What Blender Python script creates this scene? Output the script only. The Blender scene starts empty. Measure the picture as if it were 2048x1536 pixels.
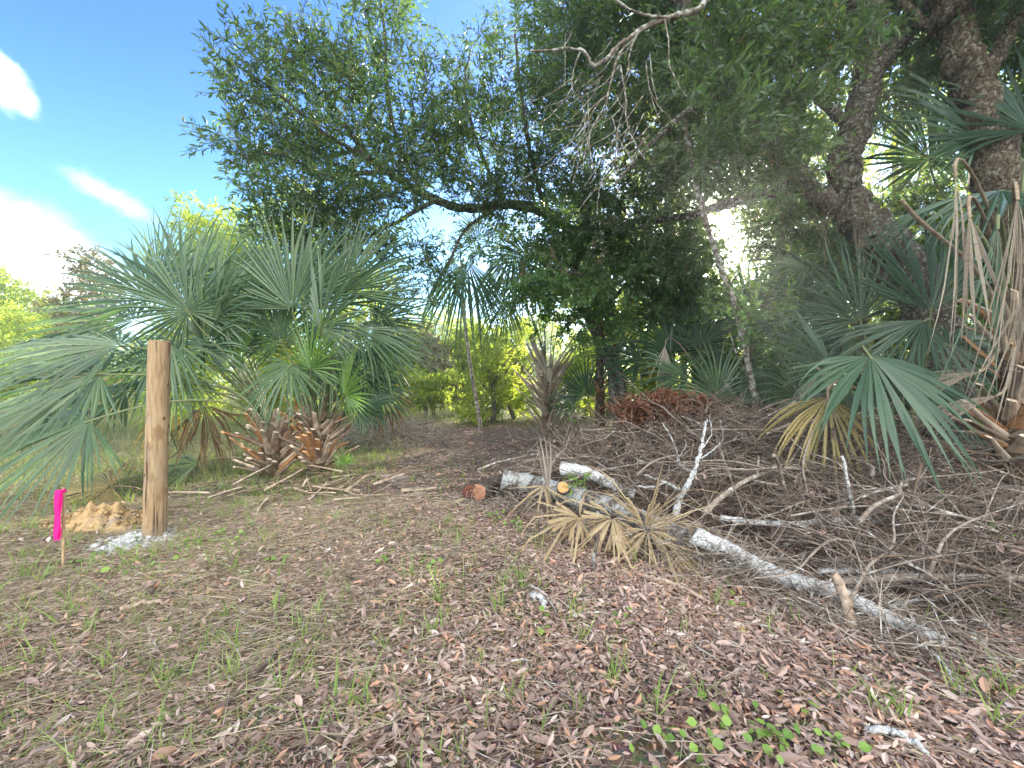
import bpy, math, random
import numpy as np
from mathutils import Vector, Matrix

# ------------------------------------------------------------------ camera
SC = bpy.context.scene
COL = SC.collection
F, CX, HZ, EYE = 770.0, 1024.0, 768.0, 1.35          # focal length in photo pixels, horizon row, eye height
cam_d = bpy.data.cameras.new('camera')
cam = bpy.data.objects.new('camera', cam_d); COL.objects.link(cam)
cam.location = (0, 0, EYE); cam.rotation_euler = (math.radians(90), 0, 0)
cam_d.sensor_width = 36; cam_d.lens = F / 2048 * 36
cam_d.clip_start = 0.05; cam_d.clip_end = 3000
SC.camera = cam
# ------------------------------------------------------------------ exposure
SC.view_settings.view_transform = 'Standard'; SC.view_settings.look = 'None'
SC.view_settings.gamma = 1; SC.view_settings.use_curve_mapping = False
SC.view_settings.exposure = 1.87
SC.cycles.max_bounces = 6; SC.cycles.diffuse_bounces = 4; SC.cycles.glossy_bounces = 2
SC.cycles.transmission_bounces = 5; SC.cycles.transparent_max_bounces = 4
SC.cycles.use_denoising = True
# ------------------------------------------------------------------ sun
SUN = Vector((0.54, 1.0, 0.413)).normalized()
sun_d = bpy.data.lights.new('sun', 'SUN'); sun_d.energy = 5.0; sun_d.angle = math.radians(0.5)
sun_d.color = (1.0, 0.90, 0.74)
sun = bpy.data.objects.new('sun', sun_d); COL.objects.link(sun)
sun.rotation_euler = (-SUN).to_track_quat('-Z', 'Y').to_euler()
# ------------------------------------------------------------------ node helper
class NT:
    def __init__(s, tree):
        s.t = tree; s.n = tree.nodes; s.n.clear()
    def __call__(s, typ, ins=None, **props):
        nd = s.n.new(typ)
        for k, v in props.items(): setattr(nd, k, v)
        for k, v in (ins or {}).items():
            sock = nd.inputs[k]
            if isinstance(v, bpy.types.NodeSocket): s.t.links.new(v, sock)
            else: sock.default_value = v
        return nd
    def math(s, op, a, b=0.0, c=0.0, clamp=False):
        nd = s.n.new('ShaderNodeMath'); nd.operation = op; nd.use_clamp = clamp
        for i, v in enumerate((a, b, c)):
            if isinstance(v, bpy.types.NodeSocket): s.t.links.new(v, nd.inputs[i])
            else: nd.inputs[i].default_value = v
        return nd.outputs[0]
    def vmath(s, op, a, b=None):
        nd = s.n.new('ShaderNodeVectorMath'); nd.operation = op
        for i, v in enumerate((a, b)):
            if v is None: continue
            if isinstance(v, bpy.types.NodeSocket): s.t.links.new(v, nd.inputs[i])
            else: nd.inputs[i].default_value = v
        return nd
    def mix(s, f, a, b, mode='MIX'):
        nd = s.n.new('ShaderNodeMix'); nd.data_type = 'RGBA'; nd.blend_type = mode
        for k, v in ((0, f), (6, a), (7, b)):
            if isinstance(v, bpy.types.NodeSocket): s.t.links.new(v, nd.inputs[k])
            else: nd.inputs[k].default_value = v if k == 0 else (*v[:3], 1)
        return nd.outputs[2]
    def ramp(s, fac, stops, interp='LINEAR'):
        nd = s.n.new('ShaderNodeValToRGB'); cr = nd.color_ramp; cr.interpolation = interp
        while len(cr.elements) < len(stops): cr.elements.new(0.5)
        for e, (p, c) in zip(cr.elements, stops):
            e.position = p; e.color = (*c, 1) if len(c) == 3 else c
        s.t.links.new(fac, nd.inputs[0])
        return nd.outputs[0]
    def smooth(s, v, lo, hi):
        nd = s.n.new('ShaderNodeMapRange'); nd.interpolation_type = 'SMOOTHSTEP'
        s.t.links.new(v, nd.inputs[0]); nd.inputs[1].default_value = lo; nd.inputs[2].default_value = hi
        return nd.outputs[0]
# ------------------------------------------------------------------ world: clear sky with a few bright cumulus clouds, plus added fill clouds
world = bpy.data.worlds.new('World'); SC.world = world; world.use_nodes = True
w = NT(world.node_tree)
sky = w('ShaderNodeTexSky', sky_type='NISHITA', sun_disc=False)
sky.sun_elevation = math.asin(SUN.z); sky.sun_rotation = math.atan2(SUN.x, SUN.y)
sky.air_density = 1.0; sky.dust_density = 0.6; sky.ozone_density = 2.5; sky.altitude = 0
direction = w('ShaderNodeTexCoord').outputs['Generated']
tint = w('ShaderNodeHueSaturation', {'Saturation': 1.12, 'Color': sky.outputs[0]}).outputs[0]
zen = w.smooth(w('ShaderNodeSeparateXYZ', {'Vector': direction}).outputs[2], .22, .62)
tint = w.mix(1.0, tint, w.mix(zen, (0.97, 1.30, 1.40), (.62, .88, 1.40)), 'MULTIPLY')
nz = w('ShaderNodeTexNoise', {'Vector': direction, 'Scale': 3.2, 'Detail': 9.0, 'Roughness': 0.58})
wob = w.vmath('SCALE', w.vmath('SUBTRACT', nz.outputs['Color'], (0.5, 0.5, 0.5)).outputs[0]); wob.inputs['Scale'].default_value = 0.24
warped = w.vmath('ADD', direction, wob.outputs[0]).outputs[0]
def cloud(center, scale, lo=1.0, hi=0.45):
    c = Vector(center).normalized()
    d = w.vmath('MULTIPLY', w.vmath('SUBTRACT', warped, tuple(c)).outputs[0], scale).outputs[0]
    return w.smooth(w.vmath('LENGTH', d).outputs['Value'], lo, hi)
m1 = cloud((-1.36, 1, 0.79), (20, 20, 28), 1.0, 0.05)
m2 = cloud((-1.56, 1, 0.30), (3.5, 3.5, 6.4), 1.0, 0.5)
m3 = cloud((-1.05, 1, 0.53), (11, 11, 40), 1.0, 0.1)
m4 = w.math('MULTIPLY', m3, 0.28)
# added for fill light: unseen bright bank standing opposite the sun, behind the photographer
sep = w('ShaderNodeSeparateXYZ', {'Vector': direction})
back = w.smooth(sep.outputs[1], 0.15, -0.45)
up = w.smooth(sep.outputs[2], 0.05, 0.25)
fill_clouds = w.math('MULTIPLY', w.math('MULTIPLY', back, up), w.smooth(nz.outputs[0], 0.30, 0.56))
clouds = w.math('MAXIMUM', w.math('MAXIMUM', m1, m2), m4)
col = w.mix(clouds, tint, (9.0, 9.6, 10.0))
col = w.mix(fill_clouds, col, (17.0, 16.6, 15.6))
glow = w.vmath('DOT_PRODUCT', w.vmath('NORMALIZE', direction).outputs[0], tuple(SUN)).outputs['Value']
col = w.mix(1.0, col, w.mix(w.smooth(glow, 0.988, 0.9999), (0, 0, 0), (60, 54, 42)), 'ADD')
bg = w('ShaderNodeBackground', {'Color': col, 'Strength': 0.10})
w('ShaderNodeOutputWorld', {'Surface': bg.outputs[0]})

# ------------------------------------------------------------------ basic helpers
rng = np.random.default_rng(11)
random.seed(11)
def V(*a): return np.array(a, float)
def unit(a):
    a = np.asarray(a, float); n = np.linalg.norm(a, axis=-1, keepdims=True); return a / np.maximum(n, 1e-9)
def gz(x, y):
    x = np.asarray(x, float); y = np.asarray(y, float)
    f = 1 / (1 + (np.hypot(x, y) / 25) ** 2)
    h = 0.030 * np.sin(1.1 * x + .6 * y + 1) + 0.022 * np.sin(2.3 * x - 1.9 * y) + 0.014 * np.sin(4.7 * y + 3.1 * x + 2) + 0.010 * np.sin(7.3 * x - 5.1 * y)
    # raised verge under the brush on the right and under the left palms
    h = h + 0.10 * np.exp(-((x - 3.2) / 1.7) ** 2 - ((y - 5.5) / 2.4) ** 2) + 0.10 * np.exp(-((x + 2.7) / 0.8) ** 2 - ((y - 5.4) / .6) ** 2)
    return h * f
def at(px, py, d): return V((px - CX) / F * d, d, EYE + (HZ - py) / F * d)
def lg(px, py, h, hi=None):
    d = F * (EYE - h) / max(py - HZ, 4)
    for _ in range(4):
        x = (px - CX) / F * d; d = F * (EYE - h - float(gz(x, d))) / max(py - HZ, 4)
    return at(px, py, d)
def gat(px, d):
    x = (px - CX) / F * d; return V(x, d, float(gz(x, d)))
def on(px, py):
    d = F * EYE / max(py - HZ, 4); return gat(px, d)

class MB:
    """collects vertices and faces, builds ONE mesh"""
    def __init__(s): s.v = []; s.f = []; s.n = 0; s.var = []; s.mi = []; s.sm = []
    def add(s, verts, faces, var=0.5, mi=0, smooth=False):
        verts = np.asarray(verts, float).reshape(-1, 3); faces = np.asarray(faces, np.int64)
        s.v.append(verts); s.f.append(faces + s.n)
        var = np.asarray(var, float)
        s.var.append(np.broadcast_to(var, (len(verts),)) if var.ndim == 0 else var)
        s.mi.append(np.full(len(faces), mi)); s.sm.append(np.full(len(faces), smooth))
        s.n += len(verts)
    def tube(s, pts, rad, sides=6, var=0.5, mi=0, cap=True, flat=None):
        pts = np.asarray(pts, float); n = len(pts); rad = np.broadcast_to(np.asarray(rad, float), (n,))
        T = np.gradient(pts, axis=0); T = unit(T)
        ref = V(0, 0, 1) if abs(T[0][2]) < .9 else V(1, 0, 0)
        u = unit(np.cross(T[0], ref)); U = [u]
        for i in range(1, n):
            u = U[-1] - T[i] * np.dot(U[-1], T[i]); U.append(unit(u))
        U = np.array(U); W = np.cross(T, U)
        a = np.arange(sides) / sides * 2 * math.pi
        k = 1.0 if flat is None else flat
        ring = (U[:, None] * np.cos(a)[None, :, None] + k * W[:, None] * np.sin(a)[None, :, None]) * rad[:, None, None] + pts[:, None]
        i = np.arange(n - 1)[:, None] * sides; j = np.arange(sides)[None]; j2 = (j + 1) % sides
        q = np.stack([i + j, i + j2, i + sides + j2, i + sides + j], -1).reshape(-1, 4)
        s.add(ring.reshape(-1, 3), q, var, mi, True)
        if cap:
            for c, st in ((0, 0), (n - 1, (n - 1) * sides)):
                vv = np.vstack([ring[c], pts[c][None]])
                idx = np.arange(sides); nx = (idx + 1) % sides
                fc = np.stack([idx, nx, np.full(sides, sides)], -1) if c else np.stack([nx, idx, np.full(sides, sides)], -1)
                s.add(vv, fc, var, mi, False)
    def build(s, name, mats, parent=None, origin=(0, 0, 0)):
        me = bpy.data.meshes.new(name)
        v = np.concatenate(s.v) - np.asarray(origin, float)[None]
        me.vertices.add(len(v)); me.vertices.foreach_set('co', v.astype(np.float32).ravel())
        tot = np.concatenate([np.full(len(f), f.shape[1]) for f in s.f]); loops = np.concatenate([f.ravel() for f in s.f])
        me.loops.add(len(loops)); me.loops.foreach_set('vertex_index', loops.astype(np.int32))
        me.polygons.add(len(tot)); st = np.concatenate([[0], np.cumsum(tot)[:-1]])
        me.polygons.foreach_set('loop_start', st.astype(np.int32)); me.polygons.foreach_set('loop_total', tot.astype(np.int32))
        me.polygons.foreach_set('material_index', np.concatenate(s.mi).astype(np.int32))
        me.polygons.foreach_set('use_smooth', np.concatenate(s.sm).astype(bool))
        at_ = me.attributes.new('var', 'FLOAT', 'POINT'); at_.data.foreach_set('value', np.concatenate(s.var).astype(np.float32))
        for m in (mats if isinstance(mats, (list, tuple)) else [mats]): me.materials.append(m)
        me.update(calc_edges=True); me.validate()
        o = bpy.data.objects.new(name, me); COL.objects.link(o)
        if parent is not None: o.parent = parent
        return o

def tag(o, label=None, cat=None, group=None, kind=None):
    if label: o['label'] = label
    if cat: o['category'] = cat
    if group: o['group'] = group
    if kind: o['kind'] = kind
    return o
def thing(name, label, cat, loc, group=None):
    o = bpy.data.objects.new(name, None); COL.objects.link(o); o.location = loc; o.empty_display_size = .2
    return tag(o, label, cat, group)
def solo(mb, name, mats, origin, label, cat, group=None):
    """a thing that is one mesh, its origin at the given point"""
    o = mb.build(name, mats, None, origin); o.location = origin
    return tag(o, label, cat, group)
def catmull(P, per=6):
    P = np.asarray(P, float)
    if len(P) < 3: return np.linspace(P[0], P[-1], per + 1)
    Q = np.vstack([2 * P[0] - P[1], P, 2 * P[-1] - P[-2]]); out = []
    for i in range(1, len(Q) - 2):
        t = np.linspace(0, 1, per, endpoint=False)[:, None]
        a, b, c, d = Q[i - 1], Q[i], Q[i + 1], Q[i + 2]
        out.append(.5 * (2 * b + (c - a) * t + (2 * a - 5 * b + 4 * c - d) * t ** 2 + (3 * b - a - 3 * c + d) * t ** 3))
    out.append(P[-1][None]); return np.vstack(out)

def leaves(mb, P, D, N, L, Wd, var, curl=0.12, mi=0, fold=0.15):
    """folded lance-shaped leaves: base, two stations a side, tip"""
    n = len(P)
    if n == 0: return
    D = unit(D); S = unit(np.cross(D, N)); N = np.cross(S, D)
    L = np.broadcast_to(np.asarray(L, float), (n,))[:, None]; Wd = np.broadcast_to(np.asarray(Wd, float), (n,))[:, None]
    curl = np.broadcast_to(np.asarray(curl, float), (n,))[:, None]
    def pt(t, sx, z): return P + D * L * t + S * Wd * sx * .5 + N * (z * Wd - curl * L * t * t)
    vs = np.stack([pt(0, 0, 0), pt(.28, .8, fold), pt(.66, .9, fold), pt(1, 0, 0), pt(.66, -.9, fold), pt(.28, -.8, fold)], 1).reshape(-1, 3)
    b = np.arange(n)[:, None] * 6
    f = np.concatenate([b + np.array([[0, 1, 2, 3]]), b + np.array([[0, 3, 4, 5]])])
    mb.add(vs, f, np.repeat(np.broadcast_to(var, (n,)), 6), mi)
def blades(mb, P, D, bend, L, Wd, var, stations=4, mi=0):
    """grass blades / straws: tapering strips that bend along 'bend'"""
    n = len(P); D = unit(D); side = np.cross(D, unit(bend) + 1e-3 * rng.normal(size=(n, 3)))
    side = unit(side); L = np.broadcast_to(np.asarray(L, float), (n,))[:, None]; Wd = np.broadcast_to(np.asarray(Wd, float), (n,))[:, None]
    rows = []
    for k in range(stations):
        t = k / (stations - 1); c = P + D * L * t + bend * L * t * t
        wdt = Wd * (1 - t) ** .6 if k < stations - 1 else Wd * .08
        rows += [c + side * wdt * .5, c - side * wdt * .5]
    vs = np.stack(rows, 1).reshape(-1, 3); b = np.arange(n)[:, None] * 2 * stations
    f = np.concatenate([b + np.array([[2 * k, 2 * k + 1, 2 * k + 3, 2 * k + 2]]) for k in range(stations - 1)])
    mb.add(vs, f, np.repeat(np.broadcast_to(var, (n,)), 2 * stations), mi)
def prisms(mb, A, B, r0, r1, var):
    """many thin three-sided twigs from A to B"""
    n = len(A); T = unit(B - A); U = unit(np.cross(T, rng.normal(size=(n, 3)))); W_ = np.cross(T, U); rows = []
    for P, r in ((A, r0), (B, r1)):
        r = np.broadcast_to(np.asarray(r, float), (n,))[:, None]
        for k in range(3):
            a = k * 2.0944; rows.append(P + (U * math.cos(a) + W_ * math.sin(a)) * r)
    vs = np.stack(rows, 1).reshape(-1, 3); b = np.arange(n)[:, None] * 6
    f = np.concatenate([b + np.array([[k, (k + 1) % 3, 3 + (k + 1) % 3, 3 + k]]) for k in range(3)])
    mb.add(vs, f, np.repeat(np.broadcast_to(var, (n,)), 6))

# ------------------------------------------------------------------ materials
def mat(name):
    m = bpy.data.materials.new(name); m.use_nodes = True; return m, NT(m.node_tree)
def leaf_mat(name, stops, trans, tf=0.35, rough=0.45, spec=0.35, mottled=0.0):
    m, t = mat(name)
    var = t('ShaderNodeAttribute', attribute_name='var').outputs['Fac']
    base = t.ramp(var, stops)
    if mottled:
        nn = t('ShaderNodeTexNoise', {'Vector': t('ShaderNodeTexCoord').outputs['Object'], 'Scale': 60.0, 'Detail': 3.0})
        base = t.mix(t.math('MULTIPLY', t.smooth(nn.outputs[0], .45, .7), mottled), base, (0.03, 0.022, 0.015))
    p = t('ShaderNodeBsdfPrincipled', {'Base Color': base, 'Roughness': rough, 'Specular IOR Level': spec})
    out = p.outputs[0]
    if tf > 0:
        tc = t.mix(1.0, base, trans, 'MULTIPLY')
        tr = t('ShaderNodeBsdfTranslucent', {'Color': tc})
        out = t('ShaderNodeMixShader', {0: tf, 1: out, 2: tr.outputs[0]}).outputs[0]
    t('ShaderNodeOutputMaterial', {'Surface': out}); return m
def wood_mat(name, c0, c1, lichen=None, lich=0.5, scale=6.0, bump=0.6, rough=0.85, stretch=(1, 1, 1), spot=9.0, crack=0):
    m, t = mat(name)
    co = t('ShaderNodeTexCoord').outputs['Object']
    mp = t('ShaderNodeMapping', {'Vector': co, 'Scale': stretch}).outputs[0]
    n1 = t('ShaderNodeTexNoise', {'Vector': mp, 'Scale': scale * 3, 'Detail': 8.0, 'Roughness': .7})
    n2 = t('ShaderNodeTexNoise', {'Vector': mp, 'Scale': scale, 'Detail': 4.0})
    var = t('ShaderNodeAttribute', attribute_name='var').outputs['Fac']
    f = t.math('ADD', t.math('MULTIPLY', n1.outputs[0], .9), t.math('MULTIPLY', t.math('SUBTRACT', var, .5), .6))
    base = t.mix(t.smooth(f, .3, .68), c0, c1)
    base = t.mix(t.math('MULTIPLY', t.smooth(n2.outputs[0], .52, .68), .5), base, tuple(.45 * x for x in c0))
    if crack:
        vc = t('ShaderNodeTexVoronoi', {'Vector': t('ShaderNodeMapping', {'Vector': t('ShaderNodeMix', {0: .06, 4: co, 5: n2.outputs['Color']}, data_type='VECTOR').outputs[1], 'Scale': (1, 1, .45)}).outputs[0], 'Scale': crack, 'Randomness': 1.0}, feature='DISTANCE_TO_EDGE')
        base = t.mix(t.math('MULTIPLY', t.smooth(vc.outputs['Distance'], .09, .0), .7), base, tuple(.5 * x for x in c0))
    if lichen:
        n3 = t('ShaderNodeTexNoise', {'Vector': co, 'Scale': spot, 'Detail': 5.0, 'Roughness': .65})
        base = t.mix(t.smooth(n3.outputs[0], 1 - lich - .05, 1 - lich + .09), base, lichen)
    bp = t('ShaderNodeBump', {'Strength': bump, 'Distance': .03 if crack else .02, 'Height': t.math('ADD', n1.outputs[0], t.math('MULTIPLY', t.smooth(vc.outputs['Distance'], .0, .2), .6)) if crack else n1.outputs[0]})
    p = t('ShaderNodeBsdfPrincipled', {'Base Color': base, 'Roughness': rough, 'Specular IOR Level': .2, 'Normal': bp.outputs[0]})
    t('ShaderNodeOutputMaterial', {'Surface': p.outputs[0]}); return m
def flat_mat(name, c, rough=.8, var_to=None, tf=0):
    return leaf_mat(name, [(0, c), (1, var_to or c)], (1, 1, 1), tf, rough, .2)

M = {}
M['oak_leaf'] = leaf_mat('oak_leaf', [(0, (.046, .085, .040)), (.5, (.068, .116, .056)), (.85, (.10, .158, .070)), (1, (.20, .12, .06))], (2.5, 2.6, 1.0), .42, .34, .5)
M['myrtle_leaf'] = leaf_mat('myrtle_leaf', [(0, (.055, .110, .038)), (.6, (.095, .180, .058)), (1, (.140, .230, .070))], (2.0, 2.2, .9), .36, .36, .5)
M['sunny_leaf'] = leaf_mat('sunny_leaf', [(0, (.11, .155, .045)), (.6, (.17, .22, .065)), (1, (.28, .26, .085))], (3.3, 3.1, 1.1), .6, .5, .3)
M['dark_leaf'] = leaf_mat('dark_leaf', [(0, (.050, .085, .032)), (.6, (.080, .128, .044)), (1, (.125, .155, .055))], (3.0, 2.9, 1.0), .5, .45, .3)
M['grey_twig_leaf'] = leaf_mat('grey_twig_leaf', [(0, (.16, .16, .11)), (1, (.27, .25, .17))], (1.6, 1.5, .9), .4, .7, .2)
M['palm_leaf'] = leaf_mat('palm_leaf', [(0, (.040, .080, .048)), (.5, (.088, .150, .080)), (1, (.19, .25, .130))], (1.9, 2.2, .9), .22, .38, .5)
M['palm_shaded'] = leaf_mat('palm_shaded', [(0, (.030, .070, .042)), (.5, (.050, .105, .062)), (1, (.095, .155, .085))], (1.9, 2.2, .9), .2, .38, .5)  # darker palm leaf copy, shade under the canopy put into its colour
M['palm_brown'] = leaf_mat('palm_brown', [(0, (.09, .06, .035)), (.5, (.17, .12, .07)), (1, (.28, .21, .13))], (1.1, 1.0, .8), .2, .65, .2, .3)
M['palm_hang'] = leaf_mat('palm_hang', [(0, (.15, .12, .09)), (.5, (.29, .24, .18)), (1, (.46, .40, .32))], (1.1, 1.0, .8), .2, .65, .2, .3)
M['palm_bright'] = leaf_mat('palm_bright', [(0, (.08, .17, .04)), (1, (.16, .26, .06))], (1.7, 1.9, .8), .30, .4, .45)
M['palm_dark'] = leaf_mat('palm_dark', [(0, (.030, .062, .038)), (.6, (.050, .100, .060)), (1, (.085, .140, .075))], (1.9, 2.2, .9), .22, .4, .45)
M['palm_dead'] = leaf_mat('palm_dead', [(0, (.24, .17, .10)), (.5, (.43, .33, .20)), (1, (.58, .48, .31))], (1.1, 1.0, .8), .2, .65, .25, .25)
M['palm_grey_dead'] = leaf_mat('palm_grey_dead', [(0, (.22, .17, .14)), (.5, (.36, .30, .25)), (1, (.52, .46, .40))], (1.1, 1.0, .9), .2, .65, .25, .2)
M['palm_yellow'] = leaf_mat('palm_yellow', [(0, (.13, .13, .045)), (.5, (.36, .29, .12)), (1, (.50, .38, .18))], (1.3, 1.2, .7), .25, .5, .3, .5)
M['petiole'] = flat_mat('petiole', (.11, .15, .065), .5, (.20, .21, .10))
M['petiole_dead'] = wood_mat('petiole_dead', (.22, .16, .11), (.40, .32, .23), None, scale=9)
M['boot'] = wood_mat('boot', (.25, .18, .13), (.58, .46, .36), None, scale=7, stretch=(1, 1, .35))
M['boot_orange'] = wood_mat('boot_orange', (.33, .155, .065), (.56, .32, .16), (.40, .32, .25), .40, scale=8)
M['boot_pale'] = wood_mat('boot_pale', (.34, .26, .19), (.62, .54, .43), None, scale=7, stretch=(1, 1, .35))
M['fibre'] = wood_mat('fibre', (.10, .065, .042), (.28, .19, .125), (.34, .28, .21), .42, scale=22, spot=26, bump=1.0, crack=34)
M['bark'] = wood_mat('bark', (.085, .073, .058), (.26, .225, .17), (.36, .37, .31), .45, scale=14, spot=24, bump=1.0, crack=26)
M['bark_warm'] = wood_mat('bark_warm', (.095, .074, .052), (.29, .22, .145), (.36, .33, .25), .44, scale=13, spot=20, bump=1.0, crack=22)
M['bark_pale'] = wood_mat('bark_pale', (.10, .08, .06), (.24, .195, .15), (.40, .40, .35), .48, scale=9, spot=16)
M['log_white'] = wood_mat('log_white', (.20, .175, .155), (.52, .49, .46), (.74, .74, .73), .54, scale=16, stretch=(1, 1, 1), spot=5, bump=1.0, crack=30)
M['log_grey'] = wood_mat('log_grey', (.12, .098, .08), (.33, .29, .255), (.50, .52, .51), .49, scale=15, spot=5, bump=1.0, crack=24)
M['log_dark'] = wood_mat('log_dark', (.045, .035, .028), (.13, .10, .08), (.22, .24, .20), .36, scale=8)
M['twig_brown'] = wood_mat('twig_brown', (.085, .060, .043), (.225, .165, .12), (.36, .35, .31), .38, scale=8, bump=.3, spot=14)
M['twig_grey'] = wood_mat('twig_grey', (.17, .135, .11), (.36, .30, .25), (.48, .48, .44), .42, scale=8, bump=.3, spot=16)
M['twig_fine'] = flat_mat('twig_fine', (.055, .041, .033), .85, (.26, .205, .168))
M['litter'] = leaf_mat('litter', [(0, (.085, .060, .050)), (.25, (.225, .155, .130)), (.5, (.350, .250, .210)), (.72, (.47, .365, .32)), (.86, (.48, .265, .165)), (.95, (.62, .54, .49)), (1, (.33, .27, .11))], (1, .9, .8), .12, .6, .3)
M['straw'] = leaf_mat('straw', [(0, (.17, .13, .09)), (.5, (.36, .29, .205)), (1, (.56, .48, .37))], (1, .95, .8), .15, .65, .25)
M['grass'] = leaf_mat('grass', [(0, (.13, .22, .055)), (.6, (.24, .35, .09)), (1, (.40, .41, .17))], (1.6, 1.6, .9), .35, .5, .3)
M['field_grass'] = leaf_mat('field_grass', [(0, (.07, .105, .04)), (.5, (.12, .155, .065)), (1, (.25, .25, .13))], (1.5, 1.4, .9), .35, .6, .2)
M['weed'] = leaf_mat('weed', [(0, (.13, .24, .055)), (1, (.27, .42, .085))], (1.5, 1.5, .8), .35, .45, .35)
M['rust_leaf'] = leaf_mat('rust_leaf', [(0, (.13, .060, .038)), (.6, (.25, .118, .072)), (1, (.34, .21, .14))], (1.3, .9, .7), .25, .6, .25)
M['moss'] = leaf_mat('moss', [(0, (.10, .12, .08)), (1, (.22, .23, .17))], (1.2, 1.2, .9), .3, .8, .1)

def soil_material():
    m, t = mat('soil')
    g = t('ShaderNodeNewGeometry').outputs['Position']
    n1 = t('ShaderNodeTexNoise', {'Vector': g, 'Scale': 1.1, 'Detail': 6.0})
    n2 = t('ShaderNodeTexNoise', {'Vector': g, 'Scale': 34.0, 'Detail': 6.0, 'Roughness': .7})
    v = t('ShaderNodeTexVoronoi', {'Vector': g, 'Scale': 26.0})
    c = t.mix(t.smooth(n2.outputs[0], .35, .68), (.060, .044, .035), (.205, .155, .120))
    c = t.mix(t.math('MULTIPLY', t.smooth(n1.outputs[0], .5, .7), .5), c, (.045, .035, .030))
    c = t.mix(.3, c, t.mix(1.0, v.outputs['Color'], (.30, .21, .16), 'MULTIPLY'))
    # grassy field on the left and beyond the clearing
    s = t('ShaderNodeSeparateXYZ', {'Vector': g})
    far = t.smooth(s.outputs[1], 11.0, 16.0)
    left = t.math('MULTIPLY', t.smooth(s.outputs[0], -1.8, -3.6), t.smooth(s.outputs[1], 4.5, 6.5))
    k = t.math('MAXIMUM', far, left)
    gc = t.mix(n2.outputs[0], (.07, .09, .035), (.20, .20, .10))
    c = t.mix(t.math('MULTIPLY', k, .85), c, gc)
    b = t('ShaderNodeBump', {'Strength': .8, 'Distance': .03, 'Height': n2.outputs[0]})
    p = t('ShaderNodeBsdfPrincipled', {'Base Color': c, 'Roughness': .95, 'Specular IOR Level': .1, 'Normal': b.outputs[0]})
    t('ShaderNodeOutputMaterial', {'Surface': p.outputs[0]}); return m
M['soil'] = soil_material()

# ------------------------------------------------------------------ ground: one sheet to the horizon
def build_ground():
    n = 300
    s = np.linspace(-1, 1, n); X = np.sinh(s * 7.2) / math.sinh(7.2) * 320
    Y = X + 4.0
    gx, gy = np.meshgrid(X, Y); z = gz(gx, gy)
    mb = MB(); i = np.arange(n - 1)[:, None] * n + np.arange(n - 1)[None]
    q = np.stack([i, i + 1, i + n + 1, i + n], -1).reshape(-1, 4)
    mb.add(np.stack([gx, gy, z], -1).reshape(-1, 3), q, .5, 0, True)
    o = mb.build('ground', M['soil']); o['kind'] = 'structure'
build_ground()

# ------------------------------------------------------------------ trees
def shoots(lm, wm, A, D, S, nl, sl, L, Wd, spread=.8, droop=0.0, wood=True, upb=.55, sid=0):
    """leafy shoots at twig ends: lm leaf mesh, wm wood mesh, A anchors, D outward directions"""
    n = len(A); A = np.repeat(A, S, 0); D = np.repeat(D, S, 0)
    sd = unit(unit(D) * .75 + rng.normal(size=A.shape) * spread * .75 + V(0, 0, .12 - droop))
    st = A + rng.normal(size=A.shape) * .03 * (sl / .3)
    ln = sl * rng.uniform(.55, 1.25, len(A))[:, None]
    if wood and wm is not None: prisms(wm, st, st + sd * ln, .0035, .0015, .4)
    shade = np.repeat(rng.normal(0, .12, n), S)
    for j in range(nl):
        t = (j + .6) / nl
        P = st + sd * ln * t
        sv = unit(np.cross(sd, rng.normal(size=sd.shape)))
        dl = unit(sd * (.55 + .5 * t) + sv * .85 + V(0, 0, -.10 - droop))
        nr = unit(rng.normal(size=sd.shape) * .6 + V(0, 0, upb))
        k = len(P)
        leaves(lm, P, dl, nr, L * rng.uniform(.65, 1.2, k), Wd * rng.uniform(.75, 1.2, k), np.clip(rng.beta(2, 2.6, k) * .95 + shade, 0, .93) + (rng.random(k) < .012) * .07, rng.uniform(-.05, .2, k))

def limb(mb, nodes, P, r0, r1, sides=12, gnarl=.04, per=8, var=.5):
    pts = catmull(P, per); n = len(pts)
    k = rng.normal(size=(n, 3)) * gnarl * np.linspace(r0, max(r1, .03), n)[:, None] * 6
    k[0] = 0; k[-1] = 0
    pts = pts + k * .5
    rad = np.linspace(r0, r1, n) * (1 + rng.normal(size=n) * .09)
    mb.tube(pts, rad, sides, var)
    for p, r in zip(pts, rad): nodes.append((p, r))
    return pts

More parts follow.
